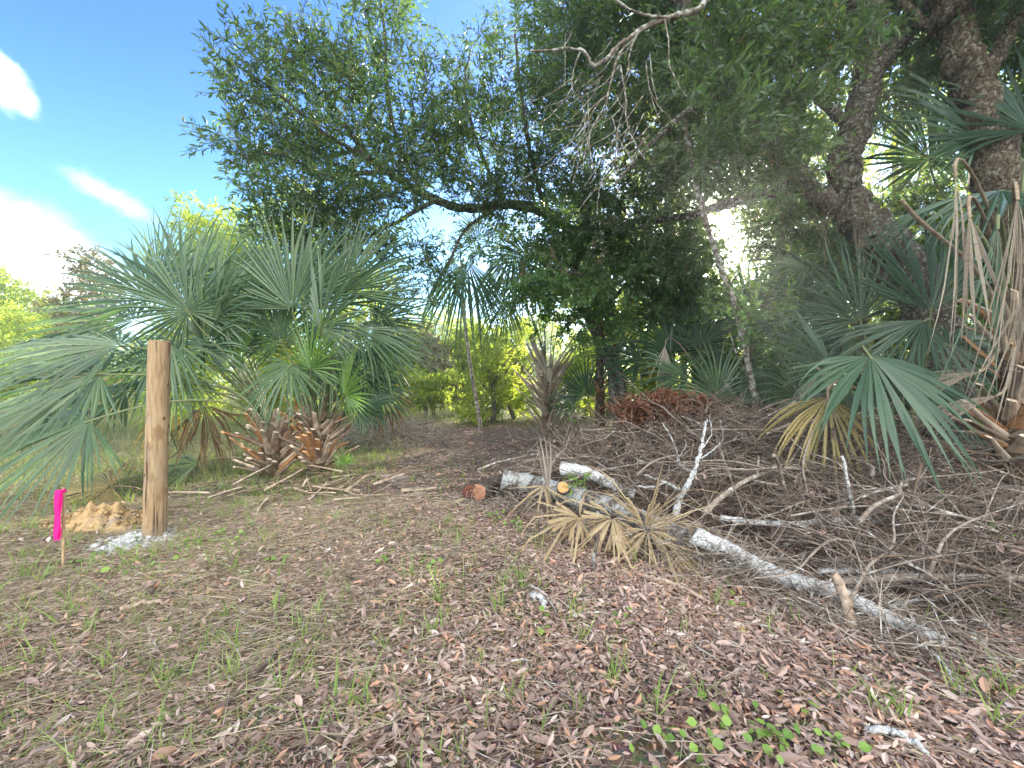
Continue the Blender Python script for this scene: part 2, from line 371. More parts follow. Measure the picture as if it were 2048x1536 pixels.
def tree(name, label, cat, base, limbs, clumps, leaf='oak_leaf', bark='bark', L=.09, Wd=.028, S=5, nl=8, sl=.26, group=None, twr=.011, droop=0., spread=.8, minnode=0, bare=None, wood=True, more=1.0):
    """thing > trunk (all its wood), crown (leaves), optional bare dead_branch"""
    base = np.asarray(base, float)
    root = thing(name, label, cat, tuple(base), group)
    wm, lm, nodes = MB(), MB(), []
    for P, r0, r1 in limbs: limb(wm, nodes, P, r0, r1)
    NP = np.array([p for p, r in nodes]); NR = np.array([r for p, r in nodes])
    AA, DD = [], []
    for (c, rad, n) in clumps:
        n = int(n * more)
        q = unit(rng.normal(size=(n, 3))) * (rng.random((n, 1)) ** .5) * 1.08
        A = c + q * rad
        keep = A[:, 2] > .15 + gz(A[:, 0], A[:, 1])
        rel = A - V(0, 0, EYE); sv = np.array(SUN); off = rel - (rel @ sv)[:, None] * sv     # a loose gap in the leaves towards the sun
        keep &= np.linalg.norm(off, axis=1) > .20 + .017 * np.linalg.norm(rel, axis=1)
        A = A[keep]; q = q[keep]
        AA.append(A); DD.append(unit(q + V(0, 0, .15)))
    A = np.vstack(AA); D = np.vstack(DD)
    d0 = np.array([np.min(np.sum((NP[minnode:] - a) ** 2, 1)) for a in A]); order = np.argsort(d0)
    used = NP[minnode:]; used_r = NR[minnode:]
    buf = np.zeros((len(used) + len(A) * 3, 3)); bufr = np.zeros(len(buf)); m = len(used); buf[:m] = used; bufr[:m] = used_r
    for i in order:
        a = A[i]; dist = np.sum((buf[:m] - a) ** 2, 1); j = int(np.argmin(dist)); p0 = buf[j]; r = bufr[j]
        ln = math.sqrt(dist[j])
        if ln < .04: continue
        mid1 = p0 + (a - p0) * .35 + rng.normal(size=3) * .07 * ln + V(0, 0, .06 * ln)
        mid2 = p0 + (a - p0) * .7 + rng.normal(size=3) * .07 * ln + V(0, 0, .05 * ln)
        ra = min(r * .7, twr * (.5 + .6 * ln)); rb = max(ra * .35, .0022)
        wm.tube([p0, mid1, mid2, a], [ra, ra * .8, ra * .55, rb], 4 if ra < .02 else 5, .5, cap=False)
        buf[m] = mid1; bufr[m] = ra * .85; buf[m + 1] = mid2; bufr[m + 1] = ra * .65; buf[m + 2] = a; bufr[m + 2] = rb; m += 3
        D[i] = unit(D[i] * .6 + unit(a - p0))
    shoots(lm, wm, A, D, S, nl, sl, L, Wd, spread, droop, wood, .35)
    wm.build('trunk', M[bark], root, base)
    lm.build('crown', M[leaf], root, base)
    if bare:
        bm = MB()
        for P, r0, r1 in bare:
            pts = limb(bm, [], P, r0, r1, 7, .05)
        bm.build('dead_branch', M['bark_pale'], root, base)
    return root
def cl(px, py, rx, ry, d, dr, n): return (at(px, py, d), V(rx / F * d, dr, ry / F * d), n)
def way(*p): return [at(*q) for q in p]

# the oak arching over the clearing from the middle
tree('arching_oak', 'oak with a long dark limb arching left over the clearing against blue sky', 'tree', gat(1240, 8.4),
     [([gat(1240, 8.4) - V(0, 0, .1)] + way((1232, 800, 8.4), (1218, 720, 8.3), (1180, 640, 8.1), (1150, 560, 7.9), (1165, 480, 7.6), (1180, 440, 7.4)), .115, .10),
      (way((1165, 480, 7.6), (1090, 425, 7.2), (1020, 410, 6.9), (930, 418, 6.6), (850, 390, 6.3), (790, 355, 6.0), (740, 320, 5.8), (690, 250, 5.6)), .10, .035),
      (way((850, 390, 6.3), (800, 300, 6.0), (775, 190, 5.8), (770, 70, 5.6), (760, 0, 5.5)), .045, .015),
      (way((870, 400, 6.3), (800, 440, 6.0), (730, 480, 5.8), (690, 530, 5.6)), .04, .012),
      (way((740, 320, 5.8), (640, 260, 5.4), (560, 190, 5.2), (470, 130, 5.0)), .035, .010),
      (way((770, 345, 5.9), (650, 345, 5.6), (560, 310, 5.3), (480, 310, 5.1)), .035, .010),
      (way((1090, 425, 7.2), (1060, 300, 6.8), (1040, 170, 6.4), (1030, 60, 6.2)), .05, .015),
      (way((1010, 410, 6.9), (960, 300, 6.5), (930, 180, 6.2), (940, 100, 6.1)), .04, .012),
      (way((985, 420, 6.9), (930, 460, 6.7), (900, 520, 6.6), (880, 560, 6.5)), .035, .010)],
     [cl(760, 60, 95, 110, 5.6, .5, 34), cl(690, 170, 90, 70, 5.6, .5, 24), cl(600, 120, 100, 70, 5.3, .5, 34), cl(510, 140, 65, 50, 5.1, .35, 16),
      cl(620, 240, 140, 90, 5.5, .6, 46), cl(800, 200, 115, 105, 5.8, .6, 44), cl(560, 300, 90, 55, 5.3, .4, 28), cl(720, 340, 150, 80, 5.8, .6, 46),
      cl(620, 400, 85, 50, 5.4, .45, 26), cl(870, 310, 90, 80, 6.2, .6, 36), cl(560, 455, 55, 26, 5.3, .3, 13), cl(530, 380, 50, 40, 5.2, .3, 10), cl(470, 310, 40, 26, 5.1, .3, 8), cl(800, 330, 100, 80, 6.0, .5, 26), cl(760, 380, 90, 40, 5.5, .3, 18), cl(960, 390, 90, 34, 6.4, .3, 18), cl(1060, 430, 80, 36, 6.6, .3, 18), cl(1000, 240, 110, 110, 6.0, .5, 26), cl(1150, 380, 80, 60, 6.4, .4, 24), cl(1150, 60, 80, 90, 6.0, .5, 24), cl(660, 470, 80, 50, 5.6, .4, 18), cl(790, 500, 60, 30, 6.0, .4, 10), cl(470, 200, 45, 40, 5.0, .3, 7), cl(720, 450, 75, 45, 5.8, .4, 22), cl(690, 510, 55, 35, 5.7, .3, 12),
      cl(940, 200, 80, 110, 6.3, .6, 30), cl(980, 320, 100, 85, 6.7, .6, 44), cl(1080, 90, 110, 120, 6.4, .7, 60), cl(1090, 250, 120, 130, 6.8, .7, 84),
      cl(1080, 370, 100, 55, 7.1, .5, 40), cl(960, 90, 40, 50, 6.1, .3, 6), cl(860, 560, 60, 50, 6.5, .4, 16), cl(1000, 490, 80, 60, 7.2, .4, 24)],
     L=.104, Wd=.028, S=4, nl=9, sl=.36, twr=.009, spread=1.0, more=1.4)

# the big oak on the right with its forked mossy trunk
tree('forked_oak', 'big dark oak on the right with a mossy trunk forking behind the fan palms', 'tree', gat(1905, 4.9),
     [([gat(1905, 4.9) - V(0, 0, .1)] + way((1885, 760, 4.9), (1850, 610, 4.9), (1800, 520, 4.85), (1745, 465, 4.8), (1705, 425, 4.8)), .27, .19),
      (way((1710, 432, 4.8), (1685, 350, 4.8), (1705, 260, 4.7), (1735, 160, 4.7), (1745, 50, 4.7), (1750, -80, 4.7), (1740, -300, 4.6)), .17, .13),
      (way((1715, 435, 4.8), (1640, 390, 4.8), (1575, 330, 4.7), (1520, 250, 4.6), (1460, 150, 4.5), (1400, 60, 4.4), (1330, -40, 4.3)), .14, .07),
      (way((1600, 372, 4.8), (1500, 395, 5.3), (1400, 425, 5.9), (1310, 442, 6.4)), .08, .05),
      (way((1735, 160, 4.7), (1820, 60, 4.6), (1900, -40, 4.4), (2000, -160, 4.2)), .10, .06),
      (way((1480, 180, 4.5), (1380, 220, 4.4), (1290, 300, 4.5), (1230, 370, 4.7)), .05, .018),
      (way((1705, 260, 4.7), (1620, 180, 4.9), (1560, 80, 5.1), (1520, -40, 5.2)), .06, .025),
      (way((1740, 60, 4.7), (1640, -60, 4.4), (1480, -120, 3.9), (1420, -60, 3.7)), .07, .05)],
     [cl(1200, 60, 130, 110, 5.0, .7, 60), cl(1330, 120, 130, 120, 5.3, .7, 70), cl(1240, 240, 130, 110, 5.3, .7, 70), cl(1380, 300, 120, 110, 5.8, .7, 58),
      cl(1480, 80, 130, 120, 5.6, .7, 64), cl(1600, 120, 120, 130, 5.6, .7, 50), cl(1500, 300, 130, 80, 6.2, .7, 44), cl(1300, 390, 120, 80, 6.2, .6, 50),
      cl(1850, 60, 110, 90, 4.9, .6, 34), cl(1980, 40, 110, 90, 4.3, .6, 34), cl(1640, -10, 140, 90, 5.0, .7, 44), cl(1420, -60, 160, 80, 4.6, .7, 40),
      cl(1820, -60, 140, 80, 4.6, .7, 36), cl(1560, 470, 70, 50, 6.4, .5, 22), cl(1220, 440, 70, 50, 6.3, .5, 22),
      cl(1460, 180, 120, 100, 7.0, .8, 46), cl(1620, 250, 100, 90, 7.0, .8, 40), cl(1400, 430, 110, 60, 7.2, .6, 34), cl(1540, 400, 90, 60, 7.4, .6, 26), cl(1640, 60, 120, 100, 7.0, .8, 34),
      cl(1460, 60, 110, 90, 3.9, .5, 30), cl(1560, 200, 90, 90, 4.1, .4, 30), cl(1420, 240, 90, 80, 4.0, .4, 26), cl(1660, 90, 60, 80, 4.2, .4, 18), cl(1580, 330, 60, 50, 4.3, .3, 14), cl(1700, 560, 50, 50, 6.0, .4, 14), cl(1480, 360, 80, 60, 5.6, .4, 20), cl(1540, 440, 70, 50, 5.8, .4, 16), cl(1390, 480, 80, 60, 6.0, .4, 20), cl(1640, 440, 50, 60, 5.4, .4, 12), cl(1880, 330, 60, 60, 6.2, .4, 14),
      (V(3.2, 2.6, 6.2), V(1.6, 1.3, .7), 60), (V(5.2, 3.0, 5.4), V(1.3, 1.3, .8), 50), (V(2.2, 4.2, 6.6), V(1.6, 1.2, .6), 50), cl(1860, 220, 60, 60, 6.5, .6, 14), cl(1300, -20, 140, 80, 6.0, .8, 40), cl(1130, 150, 90, 90, 6.0, .6, 34), cl(1820, 420, 60, 60, 6.4, .5, 16)],  # the unseen clumps high overhead are added to darken the brush
     L=.10, Wd=.031, S=7, nl=8, sl=.36, bark='bark',
     bare=[(way((1420, -60, 3.7), (1405, 10, 3.5), (1340, 35, 3.4), (1280, 60, 3.35), (1240, 90, 3.3), (1190, 132, 3.25), (1160, 100, 3.2), (1060, 102, 3.2)), .030, .008),
           (way((1340, 35, 3.4), (1290, 30, 3.3), (1230, 0, 3.3), (1200, -60, 3.3)), .015, .005)] +
          [(way((x0, y0, 3.35), (x0 - a * .35, y0 + b * .3, 3.3), (x0 - a * .55, y0 + b * .65, 3.28), (x0 - a + 20, y0 + b, 3.25)), r, .0022) for x0, y0, a, b, r in
           [(1250, 88, 60, 150, .013), (1215, 190, 110, 110, .008), (1240, 130, -30, 190, .009), (1205, 220, 60, 120, .006), (1190, 250, 110, 10, .006), (1240, 240, 20, 160, .006),
            (1180, 270, 60, 90, .004), (1140, 245, 60, -30, .004), (1280, 60, 40, 90, .008), (1330, 40, -20, 150, .008), (1200, 300, -40, 100, .004), (1160, 105, 30, 90, .006), (1225, 320, 50, 110, .004), (1300, 50, 70, 60, .006)]] +
          [(way((x0, y0, 3.3), (x0 - a * .3, y0 + b * .45, 3.28), (x0 - a * .75, y0 + b * .8, 3.25), (x0 - a, y0 + b, 3.22)), .0042, .0014) for x0, y0, a, b in
           [(rng.uniform(1130, 1330), rng.uniform(60, 290), rng.uniform(-60, 170), rng.uniform(30, 170)) for _ in range(34)]])

def vine_twigs():
    mb = MB()
    for q in range(120):
        p = at(rng.uniform(1560, 1850), rng.uniform(190, 470), 4.6 + rng.normal() * .12); dv = unit(V(rng.normal(), rng.normal() * .4, rng.normal() * .8 - .25)); ln = rng.uniform(.2, .65)
        mb.tube(catmull([p, p + dv * ln * .5 + rng.normal(size=3) * .05, p + dv * ln + rng.normal(size=3) * .12 - V(0, 0, .06)], 4), np.linspace(.005, .0018, 9), 4, .5, cap=False)
    for q in range(14):
        x = rng.uniform(1620, 1800); p = at(x, rng.uniform(150, 420), 4.5); mb.tube(catmull([p, p + V(rng.normal() * .06, -.03, -.35), p + V(rng.normal() * .1, 0, -.8), p + V(rng.normal() * .12, 0, -1.2)], 5), np.linspace(.005, .003, 16), 4, .5, cap=False)
    solo(mb, 'vine_tangle', M['twig_brown'], tuple(at(1700, 420, 4.6)), 'tangle of thin bare vines and dead twigs caught in the fork of the oak', 'vine')
vine_twigs()
tree('right_hand_oak', 'tall trunk with reddish bark at the right edge above the hanging dead fronds', 'tree', gat(2080, 4.3),
     [([gat(2080, 4.3) - V(0, 0, .1)] + way((2060, 700, 4.3), (2010, 480, 4.25), (1985, 330, 4.2), (1950, 190, 4.2), (1920, 90, 4.2), (1890, -40, 4.2), (1850, -200, 4.2)), .22, .13),
      (way((1950, 190, 4.2), (2020, 60, 4.1), (2100, -60, 4.0)), .10, .06), (way((1920, 90, 4.2), (1840, 40, 4.4), (1780, -30, 4.6)), .06, .03)],
     [cl(1960, -20, 130, 90, 4.3, .6, 40), cl(2060, 120, 80, 100, 4.4, .6, 34), cl(1880, 120, 60, 60, 5.2, .5, 14), cl(2080, 250, 60, 80, 4.8, .5, 22), cl(1820, 160, 60, 80, 6.0, .5, 14)],
     L=.10, Wd=.032, S=10, nl=9, sl=.3, bark='bark_warm', droop=.1)

# slim lichen-spotted snag leaning through the middle of the shade
tree('leaning_snag', 'slim leaning trunk spotted with pale lichen in front of the dark palms', 'tree', gat(1530, 5.6),
     [([gat(1530, 5.6)] + way((1505, 770, 5.5), (1478, 640, 5.4), (1440, 530, 5.3), (1405, 420, 5.2), (1385, 330, 5.1), (1365, 230, 5.0)), .045, .03),
      (way((1505, 770, 5.5), (1470, 700, 5.3), (1455, 640, 5.2)), .012, .004), (way((1478, 640, 5.4), (1520, 610, 5.3), (1560, 620, 5.2)), .012, .005)],
     [cl(1450, 610, 55, 45, 5.2, .3, 14), cl(1530, 640, 60, 60, 5.2, .3, 18), cl(1560, 690, 40, 40, 5.2, .2, 8)],
     leaf='myrtle_leaf', bark='bark_pale', L=.085, Wd=.036, S=3, nl=6, sl=.2)

# evergreen shrubby trees that fill the middle
tree('evergreen_tree', 'evergreen tree with lit glossy leaves hanging in front of the middle palm', 'tree', gat(1262, 8.0),
     [([gat(1262, 8.0) - V(0, 0, .1)] + way((1245, 780, 8.0), (1228, 690, 7.8), (1225, 600, 7.5), (1240, 500, 7.2)), .10, .05),
      (way((1225, 620, 7.5), (1180, 560, 6.8), (1120, 540, 6.3)), .04, .012), (way((1226, 600, 7.5), (1290, 520, 7.0), (1350, 470, 6.8)), .04, .015),
      (way((1228, 690, 7.8), (1170, 650, 7.2), (1100, 640, 6.9)), .03, .01)],
     [cl(1190, 560, 110, 36, 6.5, .5, 40), cl(1090, 590, 70, 36, 6.5, .4, 22), cl(1290, 520, 100, 50, 6.8, .6, 38), cl(1270, 600, 110, 50, 7.4, .5, 40), cl(1380, 520, 80, 60, 6.9, .5, 26),
      cl(1150, 650, 100, 40, 7.2, .5, 30), cl(1360, 610, 80, 60, 7.4, .5, 26), cl(1200, 480, 90, 40, 6.9, .5, 28), cl(1110, 500, 70, 50, 6.8, .4, 24)],
     leaf='myrtle_leaf', L=.085, Wd=.036, S=9, nl=8, sl=.25, droop=.05)
tree('thin_sapling', 'thin pale sapling standing alone in the middle of the path', 'sapling', on(962, 866),
     [([on(962, 866) - V(0, 0, .05)] + way((958, 830, 10.6), (945, 760, 10.5), (934, 680, 10.4), (926, 600, 10.3), (922, 520, 10.2)), .062, .03),
      (way((926, 600, 10.3), (890, 540, 10.1), (860, 500, 10.0)), .02, .008), (way((924, 560, 10.3), (960, 500, 10.1)), .02, .008)],
     [cl(880, 530, 50, 40, 10.0, .4, 12), cl(950, 510, 50, 40, 10.0, .4, 14)], bark='bark_pale', L=.12, Wd=.035, S=3, nl=7, sl=.3)

# woodland behind: each tree its own
def back_tree(label, px, d, top, rx, leaf, n, name='background_tree', cat='tree', L=None, low=820, bark='bark', S=4, group='trees behind the clearing', dens=1.0):
    b = gat(px, d); k = F / d
    topz = EYE + (HZ - top) / F * d; Lh = L or .012 * d * .75
    limbs = [([b - V(0, 0, .1), b + V(rng.normal() * .1, 0, topz * .3), b + V(rng.normal() * .2, 0, topz * .6), b + V(rng.normal() * .2, 0, topz * .88)], .012 * topz + .05, .03)]
    for q in range(5):
        a = rng.uniform(0, 6.28); h = rng.uniform(.25, .6)
        limbs.append(([b + V(0, 0, topz * h * .92), b + V(math.cos(a) * rx / k * .4, math.sin(a) * .6, topz * (h + .12)), b + V(math.cos(a) * rx / k * .8, math.sin(a) * 1.2, topz * (h + .25))], .04 + .004 * topz, .015))
    clumps = []
    zl = EYE + (HZ - low) / F * d
    nc = 9
    for q in range(nc):
        u = (q + .5) / nc; z = zl + (topz - zl) * u
        wd = rx / k * (1.0 - .25 * u ** 3)
        if low < 830 and u > .6: wd *= 1.15
        clumps.append((b + V(rng.uniform(-.55, .55) * wd, rng.uniform(-.4, .4) * wd * .7, z - b[2] * 0), V(wd * rng.uniform(.45, .7), wd * .55, (topz - zl) / nc * rng.uniform(1.0, 1.6)), int(n * dens * 1.5 / nc * (1.2 - .4 * u))))
    return tree(name, label, cat, b, limbs, clumps, leaf, bark, L=Lh, Wd=Lh * .42, S=S + 1, nl=8, sl=Lh * 2.6, group=None, twr=.02, wood=False)

back_tree('sunlit bushy tree rising behind the left palm with yellow green crown', 385, 13, 425, 110, 'sunny_leaf', 420)
back_tree('sunlit tree directly behind the tall fronds, its crown under the oak leaves', 550, 14, 425, 120, 'sunny_leaf', 420)
back_tree('yellow green sunlit tree glimpsed between the left palm and the oak', 690, 15, 520, 110, 'sunny_leaf', 260)
back_tree('greyish thin leaved tree at the left behind the long fronds', 190, 13, 515, 70, 'grey_twig_leaf', 190)
back_tree('tall far tree at the left edge with rounded dark top', -10, 26, 552, 70, 'sunny_leaf', 230)
back_tree('far green tree second from the left edge', 105, 26, 592, 70, 'sunny_leaf', 220)
back_tree('low yellowish far tree in front of the left edge trees', 45, 20, 630, 110, 'sunny_leaf', 220, low=800)
back_tree('low orange tinged bush at the far left beside the greyish tree', 150, 17, 620, 60, 'sunny_leaf', 120, low=800, name='far_bush', cat='bush')
back_tree('bright sunlit bush at the left end of the clearing', 800, 16, 640, 60, 'sunny_leaf', 200, low=790, name='sunlit_bush', cat='bush')
back_tree('yellow green sunlit bush right of the tangled grey bush', 925, 17, 660, 50, 'sunny_leaf', 200, low=800, name='sunlit_bush', cat='bush')
back_tree('bare greyish tangled bush at the end of the path', 865, 16, 655, 60, 'grey_twig_leaf', 130, low=790, name='tangled_bush', cat='bush')
back_tree('pale sunlit tree closing the far end of the clearing', 880, 44, 640, 130, 'sunny_leaf', 260, low=790)
back_tree('soft green bush right of the thin sapling', 985, 13, 660, 65, 'sunny_leaf', 150, low=840, name='soft_green_bush', cat='bush')
back_tree('low olive bush below the tangled grey bush', 850, 14.5, 745, 65, 'sunny_leaf', 100, low=815, name='low_bush', cat='bush')
back_tree('far sunlit tree glowing behind the middle palm stubs', 1080, 38, 650, 110, 'sunny_leaf', 260, low=800)
back_tree('leafy tree behind the evergreen and the arching oak trunk', 1220, 14, 400, 130, 'sunny_leaf', 330, low=830)
back_tree('tall sunlit tree behind the lichen spotted snag', 1370, 12.5, 330, 150, 'sunny_leaf', 420, low=760)
back_tree('tall tree with bright leaf gaps behind the long side limb', 1560, 12, 200, 150, 'sunny_leaf', 460, low=720)
back_tree('tall glowing tree seen right of the forked trunk', 1790, 11, 60, 150, 'sunny_leaf', 460, low=720)
back_tree('dark tall tree behind the right hand trunk', 1990, 10, -60, 150, 'sunny_leaf', 380, low=760)
back_tree('high crowned tree filling the top behind the bare branch', 1330, 11, -40, 140, 'sunny_leaf', 330, low=330)
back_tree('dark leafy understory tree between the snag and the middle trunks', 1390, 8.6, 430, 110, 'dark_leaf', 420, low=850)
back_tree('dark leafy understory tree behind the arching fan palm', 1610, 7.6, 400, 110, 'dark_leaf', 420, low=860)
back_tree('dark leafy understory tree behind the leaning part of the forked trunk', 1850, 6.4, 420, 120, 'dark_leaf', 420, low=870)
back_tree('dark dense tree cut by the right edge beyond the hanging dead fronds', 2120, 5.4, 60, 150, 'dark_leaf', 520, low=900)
back_tree('yellow green sunlit bush right behind the foot of the middle palm', 1030, 15, 655, 60, 'sunny_leaf', 200, low=810, name='sunlit_bush', cat='bush')
back_tree('small leafy tree closing the low gap right of the oak trunks', 1290, 13, 600, 70, 'sunny_leaf', 260, low=820)
back_tree('small sunlit bush glimpsed under the evergreen leaves', 1170, 16, 680, 60, 'sunny_leaf', 200, low=810, name='sunlit_bush', cat='bush')
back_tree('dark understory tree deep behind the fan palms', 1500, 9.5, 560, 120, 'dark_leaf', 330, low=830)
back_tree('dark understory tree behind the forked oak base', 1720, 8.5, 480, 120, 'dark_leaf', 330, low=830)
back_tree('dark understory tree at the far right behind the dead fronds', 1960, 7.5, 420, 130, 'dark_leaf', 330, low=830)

def far_wood():
    lm = MB(); n = 15000; a = np.radians(rng.uniform(-75, 62, n)); d = rng.uniform(62, 80, n)
    top = 5.5 + 1.6 * np.sin(a * 9 + 1) + 1.1 * np.sin(a * 23) + .8 * np.sin(a * 51 + 2)
    P = np.stack([np.sin(a) * d, np.cos(a) * d, top * rng.random(n) ** .7], 1)
    leaves(lm, P, rng.normal(size=(n, 3)), rng.normal(size=(n, 3)), rng.uniform(.5, .95, n), rng.uniform(.25, .5, n), np.clip(rng.beta(2, 2, n), 0, 1), .1)
    tag(lm.build('far_wood', M['sunny_leaf']), 'far low belt of woodland along the horizon', 'woodland', kind='stuff')
far_wood()

# ------------------------------------------------------------------ fan palms
def frond_geo(mb, hast, axis, normal, R, nseg=40, span=250, droop=.16, cup=.18, split=.42, costa=.22, pleat=.42, ragged=.12, tipdroop=.0, mi=0, tip=1.15, mess=0.07, wfac=1.0, vbias=0.0):
    a = unit(axis); n = np.asarray(normal, float); n = unit(n - a * np.dot(n, a)); s = np.cross(a, n)
    th = np.radians(np.linspace(-span / 2, span / 2, nseg)); dth = abs(th[1] - th[0])
    K = 8; ts = np.array([.03, .2, .38, split, .64, .78, .90, 1.0])
    for i, t in enumerate(th):
        L = R * (.66 + .34 * math.cos(t * .62)) * rng.uniform(1 - ragged, 1 + ragged * .5)
        jit = rng.normal() * (.05 + mess * .5); t = t + rng.normal() * mess * .35
        r = ts * L
        ang = t + jit * np.clip((ts - split) / (1 - split), 0, 1)
        # half width of the segment
        join = np.tan(dth / 2) * r * 1.02
        wmax = math.tan(dth / 2) * split * L
        hw = np.where(ts <= split, join * (1 - .10 * (ts / split) ** 2), wmax * wfac * np.clip(1 - np.clip((ts - split) / (1 - split), 0, 1) ** tip, .03, 1))
        u = r * np.cos(ang) + costa * R * ts * (.5 + .5 * math.cos(t)); v = r * np.sin(ang)
        bend = rng.uniform(.6 - .5 * min(mess, 1), 1.4 + mess)
        lift = rng.normal() * mess * .5
        wz = -cup * r * abs(math.sin(t)) ** 1.5 + cup * .6 * r * (math.cos(t) - 1) * .15
        wz = wz - .10 * R * (u / R) ** 2 + rng.normal() * .02 * r + lift * r
        C = hast + a * u[:, None] + s * v[:, None] + n * wz[:, None]
        g = droop * R * bend * np.clip(ts - .25, 0, 1) ** 2.2 * 1.6 + tipdroop * R * bend * np.clip(ts - split, 0, 1) ** 1.5 * 2
        C[:, 2] -= g
        # droop must not stretch a segment: keep its length
        seg = np.diff(C, axis=0); want = np.linalg.norm(np.diff(np.stack([u, v, wz], 1), axis=0), axis=1)
        seg = unit(seg) * want[:, None]; C[1:] = C[0] + np.cumsum(seg, 0)
        tang = -a * np.sin(t) + s * np.cos(t)
        T = unit(np.gradient(C, axis=0)); tg = unit(tang - T * (T @ tang)[:, None]); up = unit(np.cross(T, tg))
        if up[0] @ n < 0: up = -up
        tw = rng.normal() * .5 * np.clip((ts - split) / (1 - split), 0, 1)
        e = tg * np.cos(tw)[:, None] + up * np.sin(tw)[:, None]
        h = hw * pleat
        Lf = C - e * hw[:, None] - up * h[:, None]; Rt = C + e * hw[:, None] - up * h[:, None]; Md = C + up * h[:, None]
        vs = np.stack([Lf, Md, Rt], 1).reshape(-1, 3); b = np.arange(K - 1)[:, None] * 3
        f = np.concatenate([b + np.array([[0, 1, 4, 3]]), b + np.array([[1, 2, 5, 4]])])
        mb.add(vs, f, np.clip(rng.normal(.5 + vbias, .17), 0, 1) + np.repeat(np.where(ts > .85, .08, 0), 3), mi)

def petiole_geo(mb, P0, P1, r0, r1, sag=.10, ax=None):
    P0, P1 = np.asarray(P0, float), np.asarray(P1, float); ln = np.linalg.norm(P1 - P0)
    c1 = P0 + V(0, 0, .45 * ln) + (P1 - P0) * .12
    c2 = P1 - (unit(ax) * .35 * ln if ax is not None else (P1 - P0) * .3)
    t = np.linspace(0, 1, 12)[:, None]
    pts = (1 - t) ** 3 * P0 + 3 * (1 - t) ** 2 * t * c1 + 3 * (1 - t) * t * t * c2 + t ** 3 * P1
    mb.tube(pts, np.linspace(r0, r1, 12), 6, .5, flat=.55)

def add_frond(root, O, base, hast, axis, normal, R, leaf='palm_leaf', dead=False, label=None, pr=.016, petiole=True, **kw):
    mb = MB(); frond_geo(mb, hast, axis, normal, R, **kw)
    o = mb.build('dead_frond' if dead else 'frond', M[leaf], root, O)
    if label: o['label'] = label
    if petiole:
        pm = MB(); petiole_geo(pm, base, hast + unit(axis) * .04, pr * 1.5, pr * .7, ax=axis)
        pm.build('petiole', M['petiole_dead' if dead else 'petiole'], o, O)
    return o
def adir(deg, toward=0.0):
    r = math.radians(deg); k = math.radians(toward)
    return V(math.cos(r) * math.cos(k), -math.sin(k), math.sin(r) * math.cos(k))
def boot(mb, P, out, ln, wd, tilt, curve=.0, mi=0, split=False):
    """a cut palm leaf base: broad flat stub leaving the stem and narrowing to a blunt cut"""
    out = unit(out); up = V(0, 0, 1); d = unit(out * math.cos(tilt) + up * math.sin(tilt))
    side = unit(np.cross(d, up)); nn = np.cross(side, d); ts = [0, .25, .55, .85, 1.0]; hw = [1.0, .8, .55, .45, .42]; rows = []
    for t, h in zip(ts, hw):
        c = P + d * ln * t + (up * curve * ln * t * t)
        for a in range(6):
            an = a / 6 * 2 * math.pi; rows.append(c + side * wd * h * .5 * math.cos(an) + nn * wd * h * .22 * math.sin(an) + (d * .02 * math.cos(an) if t == 1 else 0))
    K = len(ts); i = np.arange(K - 1)[:, None] * 6; j = np.arange(6)[None]; j2 = (j + 1) % 6
    q = np.stack([i + j, i + j2, i + 6 + j2, i + 6 + j], -1).reshape(-1, 4)
    mb.add(np.array(rows), q, np.clip(rng.normal(.5, .25), 0, 1), mi, True)
    e = np.array(rows[-6:]); mb.add(np.vstack([e, e.mean(0)[None]]), [[k, (k + 1) % 6, 6] for k in range(6)], .95, mi)
def palm_trunk(root, O, base, h, r, nboot, ln=(.22, .4), mats=('boot', 'boot_orange'), tilt=(.5, 1.1), top=None, fib=True, wd=(.07, .12)):
    top = base + V(0, 0, h) if top is None else np.asarray(top, float)
    tm = MB(); n = 9; t = np.linspace(0, 1, n)
    pts = base + (top - base) * t[:, None] + V(0, 0, -.06) * (t[:, None] == 0)
    tm.tube(pts, r * (1.05 - .35 * t) * (1 + rng.normal(size=n) * .06), 12, .4)
    tk = tm.build('trunk', M['fibre'], root, O)
    for k in range(nboot):
        u = rng.uniform(0.02, .98); a = k * 2.399 + rng.normal() * .3
        out = V(math.cos(a), math.sin(a), 0)
        c = base + (top - base) * u + out * r * .7 * (1.05 - .35 * u)
        bm = MB(); l = rng.uniform(*ln); low = 1 - u
        boot(bm, c, out, l, rng.uniform(*wd), rng.uniform(*tilt) - low * .22, rng.uniform(-.1, .15))
        bm.build('leaf_base', M[mats[1] if rng.random() < .30 else mats[0]], tk, O)
    return tk

